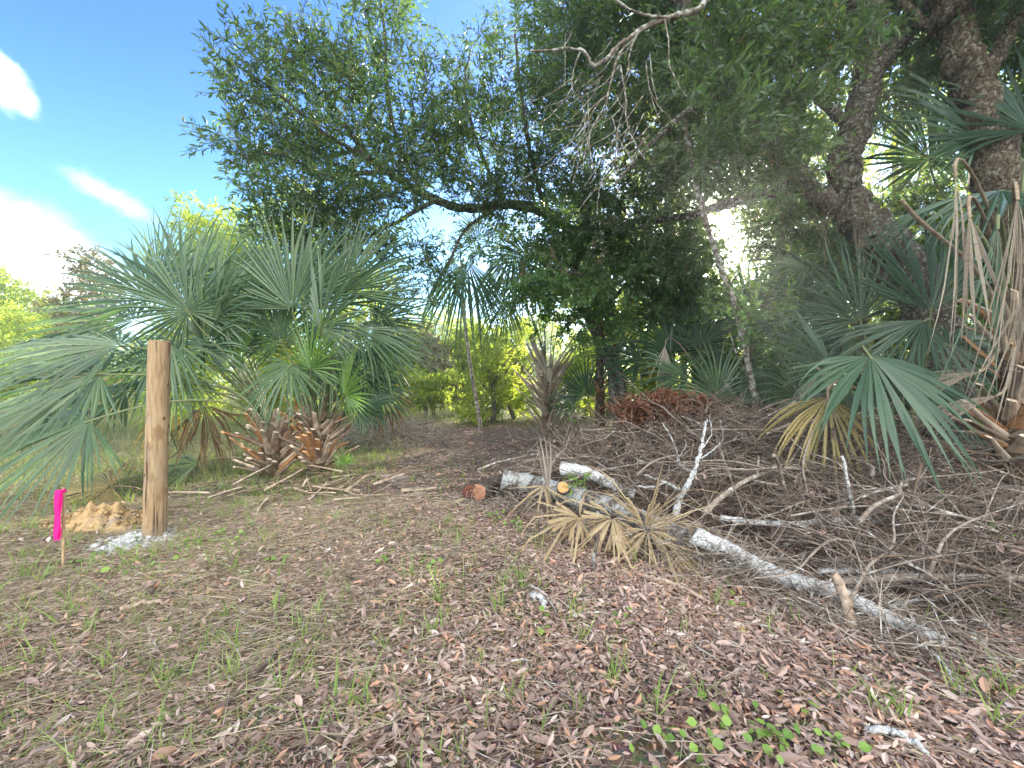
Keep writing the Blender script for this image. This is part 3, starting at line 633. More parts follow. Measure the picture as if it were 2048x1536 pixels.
# -- left palm pair
def palm(name, label, O, trunk, fronds, cat='palm'):
    root = thing(name, label, cat, tuple(O))
    if trunk: palm_trunk(root, O, O, **trunk)
    for fr in fronds:
        (px, py, d, ang, tow, R), kw = fr[:6], dict(fr[6]) if len(fr) > 6 else {}
        if name == 'fan_palm' and O[0] < -1 and not kw.get('dead') and kw.get('droop', 0) > .15: kw['droop'] = .06 + kw['droop'] * .45
        ax = adir(ang, tow); nr = kw.pop('n', V(-.15, -.75, .65))
        h = at(px, py, d); bs = kw.pop('b', None)
        if bs is None:
            q = h - O; q[2] = 0; bs = O + unit(q) * .08 + V(0, 0, (trunk or {}).get('h', .1) * rng.uniform(.75, 1.0))
        add_frond(root, O, bs, h, ax, np.asarray(nr, float), R, **kw)
    return root
LA = gat(545, 5.3); LB = gat(640, 5.4)
palm('fan_palm', 'bushy fan palm on the left throwing long blue green fronds over the post', LA,
     dict(h=.66, r=.15, nboot=84, ln=(.22, .55), wd=(.10, .17)),
     [(376, 622, 4.7, 112, 8, 1.12, dict(span=300, droop=.22, nseg=52)),
      (300, 600, 5.0, 135, -5, 1.15, dict(span=200, n=(-.5, -.3, .8), droop=.15)),
      (320, 560, 5.3, 120, -10, 1.05, dict(span=180, n=(-.6, -.5, .6), droop=.12)),
      (270, 640, 5.1, 160, 0, 1.15, dict(span=200, n=(-.2, -.55, .8), droop=.22)),
      (240, 690, 4.7, 172, 10, 1.15, dict(span=210, n=(0, -.55, .85), droop=.25)),
      (200, 748, 4.4, 178, 12, 1.25, dict(span=260, n=(.05, -.6, .8), droop=.25, nseg=48)),
      (178, 842, 4.0, 205, 18, 1.12, dict(span=235, n=(-.1, -.75, .65), droop=.22, nseg=44, pr=.014)),
      (340, 680, 4.8, 265, 25, .95, dict(span=220, n=(0, -.9, .4), droop=.4)),
      (430, 640, 4.9, 75, 15, .85, dict(span=280, droop=.3)),
      (450, 600, 5.3, 60, -5, .95, dict(span=220, droop=.2)),
      (360, 740, 5.2, 250, 20, .9, dict(span=210, n=(0, -.9, .4), droop=.5)),
      (410, 810, 5.5, 268, 10, .85, dict(span=160, n=(0, -.9, .3), droop=.6, leaf='palm_brown', dead=True, mess=.4, label='drooping brown dead frond', nseg=26)),
      (330, 820, 5.7, 262, 5, .8, dict(span=150, n=(0, -.9, .3), droop=.5, leaf='palm_yellow', dead=True, nseg=30)),
      (478, 742, 5.0, 97, 10, .95, dict(span=60, cup=.6, leaf='palm_bright', droop=.02, label='young upright yellow green frond', nseg=26, n=(.3, -.9, .2))),
      (470, 700, 5.4, 100, 0, .9, dict(span=240, droop=.25)),
      (150, 690, 5.2, 175, 0, 1.1, dict(span=220, n=(-.1, -.5, .85), droop=.22)), (120, 800, 4.6, 185, 10, 1.0, dict(span=230, n=(-.1, -.6, .8), droop=.25)),
      (250, 780, 5.0, 190, 10, 1.0, dict(span=240, n=(-.1, -.6, .8), droop=.3)), (410, 700, 5.0, 85, 20, .95, dict(span=300, droop=.35)),
      (300, 740, 5.3, 150, 0, 1.0, dict(span=240, n=(-.2, -.6, .7), droop=.3)), (370, 560, 5.6, 100, -10, 1.1, dict(span=200, droop=.12)), (440, 580, 5.6, 95, -5, 1.1, dict(span=200, droop=.1)),
      (505, 690, 5.5, 90, 5, .8, dict(span=260, droop=.25))])
palm('fan_palm', 'upright fan palm on the left beside the path with round bright fans', LB,
     dict(h=.74, r=.15, nboot=84, ln=(.22, .55), wd=(.10, .17)),
     [(585, 618, 5.0, 92, 5, 1.15, dict(span=190, droop=.02, cup=.05, nseg=42, split=.52, mess=.04, n=(.05, -.95, .3))),
      (684, 582, 5.3, 66, 0, 1.12, dict(span=180, droop=.03, split=.5, mess=.04, cup=.08, nseg=44, n=(.1, -.9, .4))),
      (643, 655, 4.9, 80, 15, .95, dict(span=320, droop=.25, nseg=50)),
      (737, 606, 5.7, 25, 0, .85, dict(span=200, droop=.2, n=(.3, -.7, .65))),
      (715, 660, 5.4, 350, 10, .85, dict(span=240, droop=.4, n=(.3, -.7, .6))),
      (621, 738, 4.9, 80, 15, .68, dict(span=240, droop=.08, leaf='palm_bright', nseg=36)),
      (689, 792, 4.9, 70, 25, .62, dict(span=320, droop=.12, leaf='palm_bright', nseg=40)),
      (751, 722, 6.0, 35, 0, .62, dict(span=250, droop=.15, leaf='palm_bright', nseg=34)),
      (760, 780, 6.2, 290, 5, .75, dict(span=150, droop=.6, leaf='palm_brown', dead=True, mess=.4, label='drooping brown dead frond', nseg=24, n=(.2, -.9, .3))),
      (560, 680, 5.2, 110, 5, .9, dict(span=260, droop=.3)),
      (580, 730, 5.0, 250, 30, .8, dict(span=220, droop=.45, n=(0, -.9, .4))),
      (665, 710, 5.3, 300, 25, .8, dict(span=230, droop=.45, n=(0, -.9, .4))),
      (700, 740, 5.6, 330, 15, .8, dict(span=240, droop=.4, n=(.2, -.9, .4))),
      (600, 590, 5.7, 105, -10, 1.0, dict(span=200, droop=.15)),
      (740, 680, 5.6, 345, 5, .95, dict(span=230, droop=.35, n=(.3, -.8, .5))), (755, 640, 6.0, 20, 0, .9, dict(span=230, droop=.25, n=(.3, -.8, .5))),
      (730, 760, 5.5, 315, 10, .75, dict(span=230, droop=.4, n=(.2, -.9, .4), leaf='palm_dark')), (660, 610, 5.5, 85, -5, 1.05, dict(span=220, droop=.12)), (530, 600, 5.6, 105, -5, 1.1, dict(span=190, droop=.08)),
      (640, 760, 5.4, 120, 15, .6, dict(span=260, droop=.2, leaf='palm_bright', nseg=34)),
      (720, 820, 5.2, 20, 15, .5, dict(span=240, droop=.25, leaf='palm_dark', nseg=30)),
      (690, 930, 5.0, 100, 25, .22, dict(span=200, droop=.05, leaf='palm_bright', nseg=14, b=gat(700, 5.0)))])

# -- middle palm
MP = gat(1096, 9.6)
palm('cabbage_palm', 'cabbage palm in the middle with spiky leaf stubs and fronds drooping at its left', MP,
     dict(h=1.75, r=.15, nboot=90, ln=(.5, 1.15), tilt=(.7, 1.1), wd=(.12, .19), mats=('boot_pale', 'boot_pale')),
     [(935, 522, 8.0, 262, 20, 1.75, dict(span=150, droop=.5, cup=.5, n=(-.1, -.95, .3), nseg=40)),
      (1030, 495, 8.2, 240, 15, 1.7, dict(span=150, droop=.55, cup=.5, n=(-.3, -.8, .5), nseg=40)),
      (955, 480, 9.0, 110, -10, 1.0, dict(span=170, droop=.5, cup=.4, leaf='palm_dark', n=(-.5, -.6, .6))),
      (905, 520, 8.6, 240, 5, 1.5, dict(span=160, droop=.6, cup=.4, leaf='palm_dark', n=(-.5, -.7, .5))),
      (1045, 560, 9.2, 200, 15, 1.2, dict(span=200, droop=.5, n=(-.3, -.7, .6))),
      (1110, 560, 9.4, 95, 10, 1.3, dict(span=260, droop=.3, leaf='palm_dark')),
      (1060, 520, 9.6, 130, 0, 1.3, dict(span=220, droop=.3, leaf='palm_dark')),
      (1160, 560, 9.6, 60, 0, 1.3, dict(span=240, droop=.35, leaf='palm_dark')),
      (1010, 600, 9.4, 255, 15, 1.1, dict(span=150, droop=.6, n=(0, -.9, .3), leaf='palm_dark')),
      (1040, 515, 8.0, 285, 15, .95, dict(span=40, droop=.5, n=(.2, -.9, .2), leaf='palm_yellow', nseg=12, label='strip of yellowed frond'))])
SP = gat(1200, 8.9)
palm('thatched_palm', 'palm hidden in the oaks, its skirt of brown dead fronds hanging under the limb', SP,
     dict(h=4.2, r=.11, nboot=60, ln=(.2, .4)),
     [(1150, 460, 8.2, 262, 15, 1.15, dict(span=120, droop=.5, leaf='palm_dead', dead=True, n=(0, -.95, .2), nseg=30)),
      (1200, 455, 8.1, 272, 15, 1.1, dict(span=120, droop=.5, leaf='palm_dead', dead=True, n=(0, -.95, .2), nseg=30)),
      (1260, 440, 8.0, 200, 10, .9, dict(span=130, droop=.3, leaf='palm_dead', dead=True, n=(0, -.8, .6), nseg=26)),
      (1120, 470, 8.4, 250, 10, 1.1, dict(span=130, droop=.5, leaf='palm_yellow', dead=True, n=(0, -.95, .2), nseg=26)),
      (1180, 400, 8.6, 90, 0, 1.1, dict(span=240, leaf='palm_dark')), (1130, 420, 8.8, 140, 0, 1.1, dict(span=220, leaf='palm_dark')), (1250, 410, 8.6, 40, 0, 1.1, dict(span=220, leaf='palm_dark'))])

# -- understory fan palms on the right, each its own plant
palm('fan_palm', 'low fan palm on the right with one broad green fan spread towards the viewer', gat(1800, 4.3), dict(h=.45, r=.12, nboot=10, ln=(.15, .3)),
     [(1740, 712, 3.55, 268, 38, 1.02, dict(span=195, droop=.18, cup=.10, nseg=30, n=(0, -.80, .65), split=.48, wfac=1.0, leaf='palm_shaded')),
      (1655, 795, 3.75, 262, 20, .82, dict(span=165, droop=.35, leaf='palm_yellow', dead=True, n=(0, -.9, .4), nseg=26, label='yellowing frond hanging low')),
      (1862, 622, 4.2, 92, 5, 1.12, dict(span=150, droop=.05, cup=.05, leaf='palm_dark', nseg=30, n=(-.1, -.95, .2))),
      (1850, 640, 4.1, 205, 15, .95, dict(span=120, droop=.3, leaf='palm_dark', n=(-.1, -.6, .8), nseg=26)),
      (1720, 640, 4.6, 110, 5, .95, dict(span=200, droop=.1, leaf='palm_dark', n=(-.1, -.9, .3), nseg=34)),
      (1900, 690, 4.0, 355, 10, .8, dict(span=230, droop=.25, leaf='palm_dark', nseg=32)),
      (1660, 740, 4.6, 130, 10, .85, dict(span=220, droop=.2, leaf='palm_dark', nseg=34)),
      (1840, 760, 4.4, 330, 15, .8, dict(span=200, droop=.35, leaf='palm_dark', nseg=30)),
      (1790, 800, 4.7, 80, 10, .7, dict(span=240, droop=.25, leaf='palm_dark', nseg=30))])
palm('fan_palm', 'low fan palm with starry dark fans above the rusty dead leaves', gat(1450, 6.6), dict(h=.35, r=.11, nboot=8, ln=(.15, .3)),
     [(1435, 795, 6.1, 95, 15, .85, dict(span=250, droop=.15, nseg=34)),
      (1372, 760, 6.5, 150, 15, .8, dict(span=240, droop=.25, nseg=32)),
      (1480, 850, 5.9, 262, 20, .75, dict(span=180, droop=.4, nseg=30, n=(0, -.9, .4))),
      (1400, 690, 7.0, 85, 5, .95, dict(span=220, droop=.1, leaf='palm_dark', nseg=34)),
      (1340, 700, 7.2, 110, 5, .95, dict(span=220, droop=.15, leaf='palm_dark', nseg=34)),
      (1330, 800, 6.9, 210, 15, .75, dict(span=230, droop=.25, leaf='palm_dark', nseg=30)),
      (1520, 780, 6.4, 50, 10, .8, dict(span=230, droop=.25, nseg=30)),
      (1330, 690, 6.6, 265, 15, .7, dict(span=50, droop=.4, leaf='palm_grey_dead', dead=True, nseg=8, n=(.1, -.9, .2), label='single pale dead frond hanging'))])
palm('fan_palm', 'fan palm between the snag and the forked oak with arching blue black fans', gat(1615, 5.9), dict(h=.6, r=.12, nboot=8, ln=(.15, .3)),
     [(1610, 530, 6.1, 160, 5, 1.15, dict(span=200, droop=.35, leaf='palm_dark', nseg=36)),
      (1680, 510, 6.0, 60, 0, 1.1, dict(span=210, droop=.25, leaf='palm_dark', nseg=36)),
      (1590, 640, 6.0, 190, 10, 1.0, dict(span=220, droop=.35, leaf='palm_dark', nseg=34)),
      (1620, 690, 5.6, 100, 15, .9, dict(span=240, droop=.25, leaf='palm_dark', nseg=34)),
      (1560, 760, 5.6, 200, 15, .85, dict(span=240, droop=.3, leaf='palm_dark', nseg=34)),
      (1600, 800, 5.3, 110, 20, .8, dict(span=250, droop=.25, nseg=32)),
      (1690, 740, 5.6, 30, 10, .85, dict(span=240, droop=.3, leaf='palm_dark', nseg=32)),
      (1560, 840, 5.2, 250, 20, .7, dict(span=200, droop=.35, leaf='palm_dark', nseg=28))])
palm('fan_palm', 'small backlit fan palm tucked right of the middle palm stubs', gat(1185, 9.2), None,
     [(1175, 790, 8.9, 100, 5, .85, dict(span=230, droop=.05, leaf='palm_dark', nseg=30)), (1215, 770, 9.0, 60, 0, .9, dict(span=200, droop=.1, leaf='palm_dark', nseg=30)),
      (1230, 720, 9.2, 80, 0, .9, dict(span=200, droop=.2, leaf='palm_dark', nseg=30)), (1150, 810, 9.0, 160, 5, .7, dict(span=200, droop=.1, leaf='palm_dark', nseg=26))])
# -- palm at the right edge with the long hanging dead fronds
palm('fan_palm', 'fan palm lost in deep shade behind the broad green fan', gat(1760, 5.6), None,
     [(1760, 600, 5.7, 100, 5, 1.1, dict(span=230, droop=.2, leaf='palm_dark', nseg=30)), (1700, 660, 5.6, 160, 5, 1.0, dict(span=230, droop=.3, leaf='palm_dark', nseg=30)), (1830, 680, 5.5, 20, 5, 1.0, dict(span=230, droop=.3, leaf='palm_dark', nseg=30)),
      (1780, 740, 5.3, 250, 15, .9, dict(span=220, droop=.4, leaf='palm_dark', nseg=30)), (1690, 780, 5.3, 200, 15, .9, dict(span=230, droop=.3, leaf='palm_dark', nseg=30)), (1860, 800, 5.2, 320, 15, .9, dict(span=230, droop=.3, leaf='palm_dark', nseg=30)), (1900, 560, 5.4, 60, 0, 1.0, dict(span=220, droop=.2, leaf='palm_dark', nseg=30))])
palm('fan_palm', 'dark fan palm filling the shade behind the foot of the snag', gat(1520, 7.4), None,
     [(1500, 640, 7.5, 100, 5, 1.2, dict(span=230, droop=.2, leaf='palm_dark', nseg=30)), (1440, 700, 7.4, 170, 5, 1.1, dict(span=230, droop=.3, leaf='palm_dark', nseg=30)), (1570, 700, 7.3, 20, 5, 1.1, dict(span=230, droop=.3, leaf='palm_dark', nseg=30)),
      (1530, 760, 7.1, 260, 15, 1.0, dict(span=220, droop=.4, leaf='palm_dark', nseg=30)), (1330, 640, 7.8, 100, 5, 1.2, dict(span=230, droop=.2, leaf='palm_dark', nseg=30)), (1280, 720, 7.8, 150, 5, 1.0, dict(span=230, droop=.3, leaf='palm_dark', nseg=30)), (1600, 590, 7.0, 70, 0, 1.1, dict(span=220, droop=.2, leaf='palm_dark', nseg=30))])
RP = gat(2030, 3.75)
palm('tall_fan_palm', 'tall fan palm at the right edge with pale dead fronds hanging like ribbons', RP,
     dict(h=2.1, r=.15, nboot=90, ln=(.22, .5), wd=(.11, .18)),
     [(1910, 345, 3.15, 268, 8, 1.25, dict(span=14, droop=.2, cup=.5, leaf='palm_hang', dead=True, n=(.2, -.9, .1), nseg=5, split=.25, wfac=1.5)),
      (1938, 425, 3.05, 272, 6, .85, dict(span=22, droop=.2, cup=.5, leaf='palm_hang', dead=True, n=(-.2, -.9, .1), nseg=4, split=.3, wfac=1.4)),
      (2035, 390, 2.95, 268, 6, 1.30, dict(span=26, ragged=.4, droop=.3, cup=.4, leaf='palm_hang', dead=True, n=(0, -.9, .2), nseg=14, split=.3, wfac=1.2)),
      (2075, 380, 3.0, 270, 6, 1.35, dict(span=30, ragged=.4, droop=.3, cup=.4, leaf='palm_hang', dead=True, n=(0, -.9, .2), nseg=16, split=.3)),
      (1995, 450, 3.2, 266, 5, 1.1, dict(span=30, ragged=.4, droop=.3, cup=.4, leaf='palm_leaf', n=(0, -.9, .2), nseg=10, split=.4)),
      (2000, 380, 3.7, 200, 20, 1.0, dict(span=200, droop=.5, leaf='palm_dark', n=(0, -.4, .9), nseg=34)),
      (1858, 318, 4.6, 100, 5, .85, dict(span=270, droop=.15, leaf='palm_dark', nseg=34)),
      (1960, 280, 4.2, 130, 0, 1.0, dict(span=220, droop=.2, leaf='palm_dark', nseg=34)),
      (2060, 260, 3.9, 80, 0, 1.0, dict(span=220, droop=.2, leaf='palm_dark', nseg=34)),
      (1960, 745, 3.6, 184, 10, .62, dict(span=26, droop=.1, split=.7, leaf='palm_hang', dead=True, n=(0, -.5, .85), nseg=22)),
      (2000, 790, 3.5, 188, 8, .75, dict(span=22, droop=.1, split=.7, leaf='palm_hang', dead=True, n=(0, -.5, .85), nseg=22)),
      (2075, 560, 3.1, 262, 8, 1.0, dict(span=60, droop=.3, cup=.4, leaf='palm_hang', dead=True, n=(0, -.9, .2), nseg=12, split=.3))])
sm_ = MB(); petiole_geo(sm_, at(2010, 700, 3.5), at(1802, 400, 3.4), .030, .022, ax=V(-.6, 0, .8))
solo(sm_, 'dead_frond_stalk', M['petiole_dead'], gat(2000, 3.5), 'broken tan frond stalk sticking up left of the hanging dead fronds', 'frond stalk')

# ------------------------------------------------------------------ post, stake, mounds
def cyl_post():
    O = on(308, 1072); d = O[1]; top = at(319, 684, d)
    mb = MB(); n = 26; t = np.linspace(0, 1, n)[:, None]; pts = (O - V(0, 0, .12)) + (top - O + V(0, 0, .12)) * t
    r = (18.2 / F * d) * (1.04 - .10 * t[:, 0]) * (1 + rng.normal(size=n) * .014)
    mb.tube(pts, r, 28, .5, cap=False)
    root = thing('wooden_post', 'bare round timber post standing in pale concrete at the left', 'post', tuple(O))
    m, tt = mat('timber')
    co = tt('ShaderNodeTexCoord').outputs['Object']
    g1 = tt('ShaderNodeTexNoise', {'Vector': tt('ShaderNodeMapping', {'Vector': co, 'Scale': (1, 1, .07)}).outputs[0], 'Scale': 55.0, 'Detail': 6.0, 'Roughness': .65})
    g2 = tt('ShaderNodeTexNoise', {'Vector': tt('ShaderNodeMapping', {'Vector': co, 'Scale': (1, 1, .55)}).outputs[0], 'Scale': 11.0, 'Detail': 5.0})
    c = tt.ramp(g1.outputs[0], [(.25, (.17, .105, .055)), (.5, (.36, .245, .135)), (.75, (.48, .355, .215))])
    c = tt.mix(tt.math('MULTIPLY', tt.smooth(g2.outputs[0], .52, .66), .65), c, (.20, .115, .055))
    vo = tt('ShaderNodeTexVoronoi', {'Vector': tt('ShaderNodeMapping', {'Vector': co, 'Scale': (1, 1, .7)}).outputs[0], 'Scale': 9.0})
    c = tt.mix(tt.smooth(vo.outputs['Distance'], .16, .05), c, (.10, .055, .03))
    g3 = tt('ShaderNodeTexNoise', {'Vector': tt('ShaderNodeMapping', {'Vector': co, 'Scale': (1, 1, .03)}).outputs[0], 'Scale': 38.0, 'Detail': 2.0})
    c = tt.mix(tt.smooth(g3.outputs[0], .60, .66), c, (.085, .05, .03))
    g4 = tt('ShaderNodeTexNoise', {'Vector': co, 'Scale': 4.5, 'Detail': 4.0})
    c = tt.mix(tt.math('MULTIPLY', tt.smooth(g4.outputs[0], .45, .7), .55), c, (.30, .25, .18))
    zz = tt('ShaderNodeSeparateXYZ', {'Vector': co}).outputs[2]
    c = tt.mix(tt.math('MULTIPLY', tt.smooth(tt.math('ADD', zz, tt.math('MULTIPLY', g4.outputs[0], .25)), .30, .10), .6), c, (.24, .21, .18))
    b = tt('ShaderNodeBump', {'Strength': .5, 'Distance': .008, 'Height': g1.outputs[0]})
    p = tt('ShaderNodeBsdfPrincipled', {'Base Color': c, 'Roughness': .75, 'Specular IOR Level': .25, 'Normal': b.outputs[0]})
    tt('ShaderNodeOutputMaterial', {'Surface': p.outputs[0]})
    mb.build('shaft', m, root, O)
    cm = MB(); R_ = r[-1]; a = np.arange(28) / 28 * 2 * math.pi; rows = []
    for k, (f, dz) in enumerate(((1.0, -.002), (1.0, .004), (.94, .010), (.5, .011), (.08, .011))):
        rows.append(np.stack([top[0] + R_ * f * np.cos(a), top[1] + R_ * f * np.sin(a), np.full(28, top[2] + dz)], 1))
    i = np.arange(4)[:, None] * 28; j = np.arange(28)[None]; j2 = (j + 1) % 28
    cm.add(np.vstack(rows), np.stack([i + j, i + j2, i + 28 + j2, i + 28 + j], -1).reshape(-1, 4), .5, 0, False)
    cm.add(rows[-1], [list(range(28))], .5)
    m2 = wood_mat('end_grain', (.26, .18, .10), (.46, .34, .20), None, scale=14)
    cm.build('sawn_top', m2, root, O)
    return O
PO = cyl_post()
def mound(name, label, cat, c, rx, ry, h, mat_, n=46, seed=0, rot=0., rough=.35, lumps=0):
    r_ = np.random.default_rng(seed); mb = MB(); ph = r_.uniform(0, 6.28, 8)
    rr = np.linspace(0, 1, n)[:, None]; a = np.linspace(0, 2 * math.pi, 72, endpoint=False)[None]
    edge = 1 + .16 * np.sin(3 * a + ph[0]) + .10 * np.sin(5 * a + ph[1]) + .06 * np.sin(9 * a + ph[2]) + .04 * np.sin(17 * a + ph[3])
    x = rr * edge * rx * np.cos(a); y = rr * edge * ry * np.sin(a)
    X = c[0] + x * math.cos(rot) - y * math.sin(rot); Y = c[1] + x * math.sin(rot) + y * math.cos(rot)
    bump = np.sin(X * 23 + ph[4]) * np.sin(Y * 27 + ph[5]) + .6 * np.sin(X * 51 + Y * 37 + ph[6]) + .4 * np.sin(X * 83 - Y * 91)
    z = gz(X, Y) + h * (1 - rr ** 1.6) * (1 + rough * .35 * bump) * (1 + .25 * np.sin(X * 9 + ph[7])) - .012 * rr ** 6
    i = np.arange(n - 1)[:, None] * 72; j = np.arange(72)[None]; j2 = (j + 1) % 72
    mb.add(np.stack([X, Y, z], -1).reshape(-1, 3), np.stack([i + j, i + 72 + j, i + 72 + j2, i + j2], -1).reshape(-1, 4), .5, 0, True)
    for k in range(lumps):
        q = r_.uniform(0, 1) ** .6; an = r_.uniform(0, 6.28); s = r_.uniform(.003, .008) + .014 * r_.random() ** 4
        px, py = c[0] + q * rx * 1.05 * math.cos(an), c[1] + q * ry * 1.05 * math.sin(an)
        o = V(px, py, gz(px, py) + h * (1 - q ** 1.6) + s * .2)
        v = unit(r_.normal(size=(8, 3))); cube = np.array([[x_, y_, z_] for x_ in (-1, 1) for y_ in (-1, 1) for z_ in (-1, 1)]) * s + v * s * .4
        mb.add(o + cube, [[0, 1, 3, 2], [4, 6, 7, 5], [0, 4, 5, 1], [2, 3, 7, 6], [0, 2, 6, 4], [1, 5, 7, 3]], r_.random(), 0, True)
    return solo(mb, name, mat_, (c[0], c[1], float(gz(c[0], c[1]))), label, cat)
concrete = wood_mat('dry_concrete', (.42, .42, .41), (.66, .67, .67), None, scale=12, bump=.9)
sand = wood_mat('dug_sand', (.46, .30, .14), (.68, .49, .27), (.38, .30, .22), .42, scale=24, bump=1.0, spot=6)
mound('concrete_footing', 'pale crumbly concrete poured round the foot of the post', 'concrete', PO + V(-.06, -.10, 0), .34, .30, .045, concrete, seed=3, lumps=420)
mound('sand_heap', 'heap of orange dug sand between the post and the pink stake', 'sand heap', gat(200, 3.75), .62, .25, .13, sand, seed=5, rot=-.05, rough=.8, lumps=420)
def stake():
    O = on(126, 1122); d = O[1]; top = at(128, 975, d)
    root = thing('survey_stake', 'thin wooden survey stake tied with a bright pink ribbon', 'stake', tuple(O))
    mb = MB(); w_, t_ = .016, .008
    def box(p0, p1, a, b):
        c = [p0 + V(sx * a, sy * b, 0) for sx, sy in ((-1, -1), (1, -1), (1, 1), (-1, 1))] + [p1 + V(sx * a, sy * b, 0) for sx, sy in ((-1, -1), (1, -1), (1, 1), (-1, 1))]
        mb.add(np.array(c), [[0, 1, 5, 4], [1, 2, 6, 5], [2, 3, 7, 6], [3, 0, 4, 7], [4, 5, 6, 7]], .5)
    box(O - V(0, 0, .08), top, w_ * .5, t_ * .6)
    mb.build('stick', wood_mat('stake_wood', (.36, .24, .13), (.56, .42, .26), None, scale=14, bump=.2), root, O)
    rb = MB(); n = 16
    for off, wd, ln, ph in ((-.018, .058, 101, 0), (-.012, .030, 94, 1.3)):
        L_, R2 = [], []
        for k in range(n):
            t = k / (n - 1); py = 979 + ln * t
            c = at(126, py, d - .014) + V(off - .016 * t + .003 * math.sin(5 * t + ph), -.012 - .004 * math.sin(5 * t + ph) - .007 * (ph > 1), 0)
            s_ = V(wd / 2 * (.92 + .06 * math.sin(3 * t + 1) - 1.2 * max(0, t - .88)), .004 * math.sin(9 * t + ph), 0); L_.append(c - s_); R2.append(c + s_)
        L_, R2 = np.array(L_), np.array(R2); th = V(0, .0012, 0)
        vs = np.vstack([L_, R2, L_ + th, R2 + th]); q = []
        for k in range(n - 1): q += [[k, n + k, n + k + 1, k + 1], [2 * n + k, 2 * n + k + 1, 3 * n + k + 1, 3 * n + k]]
        rb.add(vs, q, .5, 0, True)
    zz = np.linspace(0, 1, 8)[:, None]; kn = at(127, 980, d) + V(0, 0, -.006)
    rb.tube(kn + V(.0, 0, .012) * (zz - .5) * 2, .016, 8, .5)
    m, tt = mat('pink_tape')
    p = tt('ShaderNodeBsdfPrincipled', {'Base Color': (.90, .030, .34, 1), 'Roughness': .4, 'Specular IOR Level': .4})
    tr = tt('ShaderNodeBsdfTranslucent', {'Color': (1.0, .05, .42, 1)})
    tt('ShaderNodeOutputMaterial', {'Surface': tt('ShaderNodeMixShader', {0: .35, 1: p.outputs[0], 2: tr.outputs[0]}).outputs[0]})
    rb.build('ribbon', m, root, O)
    tm = MB(); c = on(114, 1127) + V(0, 0, .012)
    tm.tube([c + V(-.016, 0, .002), c + V(0, .01, .012), c + V(.018, .004, .004), c + V(.024, -.006, 0)], [.007, .013, .010, .005], 7, .5, flat=.5)
    m3, tt = mat('orange_tape'); p = tt('ShaderNodeBsdfPrincipled', {'Base Color': (.85, .17, .04, 1), 'Roughness': .5})
    tt('ShaderNodeOutputMaterial', {'Surface': p.outputs[0]})
    solo(tm, 'orange_scrap', m3, tuple(c), 'small orange plastic scrap lying at the foot of the pink stake', 'plastic scrap')
stake()

# ------------------------------------------------------------------ logs
def log(name, label, cat, pts, r0, r1, mat_, cut0=None, cut1=None, stubs=(), sides=18, gn=.02, parent_bits=()):
    P = catmull(pts, 8); n = len(P); P = P + rng.normal(size=P.shape) * gn * r0
    rad = np.linspace(r0, r1, n) * (1 + rng.normal(size=n) * .04)
    O = P[0]; root = thing(name, label, cat, tuple(O)); mb = MB(); mb.tube(P, rad, sides, .5, cap=True)
    mb.build('bark', M[mat_], root, O)
    for c, i, s in ((cut0, 0, -1), (cut1, -1, 1)):
        if c is None: continue
        T = unit(P[1] - P[0]) if i == 0 else unit(P[-1] - P[-2])
        disc(P[i] + T * s * .003, T * s, rad[i] * .96, c, root, O)
    for (c, dv, ln, r, cm) in stubs:
        sm = MB(); c = np.asarray(c, float); q = c + unit(dv) * ln
        sm.tube(catmull([c, c + unit(dv) * ln * .5 + V(0, 0, .005), q], 4), np.linspace(r * 1.25, r, 9), 12, .5)
        so = sm.build('branch_stub', M[mat_], root, O)
        if cm: disc(q + unit(dv) * .003, unit(dv), r * .93, cm, so, O)
    return root
def disc(c, nrm, r, m, parent, O):
    u = unit(np.cross(nrm, V(.3, .2, 1))); v = np.cross(nrm, u); a = np.arange(24) / 24 * 2 * math.pi; mb = MB(); rows = []
    wob_ = 1 + .05 * np.sin(3 * a + c[0] * 9) + .03 * np.sin(5 * a)
    for k, (f, h) in enumerate(((1.0, -.002), (.9, .003), (.5, .004), (.06, .002))):
        rows.append(c + nrm * h + (u * np.cos(a)[:, None] + v * np.sin(a)[:, None]) * (r * f * wob_)[:, None])
    vs = np.vstack(rows); i = np.arange(3)[:, None] * 24; j = np.arange(24)[None]; j2 = (j + 1) % 24
    mb.add(vs, np.stack([i + j, i + j2, i + 24 + j2, i + 24 + j], -1).reshape(-1, 4), np.repeat([.1, .35, .7, 1.0], 24), 0, True)
    mb.add(rows[-1], [list(range(24))], 1.0)
    mb.build('cut_face', m, parent, O)
def cut_mat(name, c0, c1):
    m, t = mat(name); var = t('ShaderNodeAttribute', attribute_name='var').outputs['Fac']
    co = t('ShaderNodeTexCoord').outputs['Object']
    n1 = t('ShaderNodeTexNoise', {'Vector': co, 'Scale': 30.0, 'Detail': 5.0})
    rings = t.math('SINE', t.math('ADD', t.math('MULTIPLY', var, 60.0), t.math('MULTIPLY', n1.outputs[0], 8.0)))
    c = t.mix(t.math('ADD', t.math('MULTIPLY', rings, .18), t.math('MULTIPLY', n1.outputs[0], .9)), c0, c1)
    c = t.mix(t.smooth(var, .97, 1.0), c, (.12, .06, .03)); c = t.mix(t.smooth(var, .25, .1), c, tuple(x * .5 for x in c0))
    p = t('ShaderNodeBsdfPrincipled', {'Base Color': c, 'Roughness': .8})
    t('ShaderNodeOutputMaterial', {'Surface': p.outputs[0]}); return m
CUT_O = cut_mat('cut_orange', (.42, .20, .07), (.66, .40, .17)); CUT_R = cut_mat('cut_red', (.22, .085, .045), (.46, .24, .13))
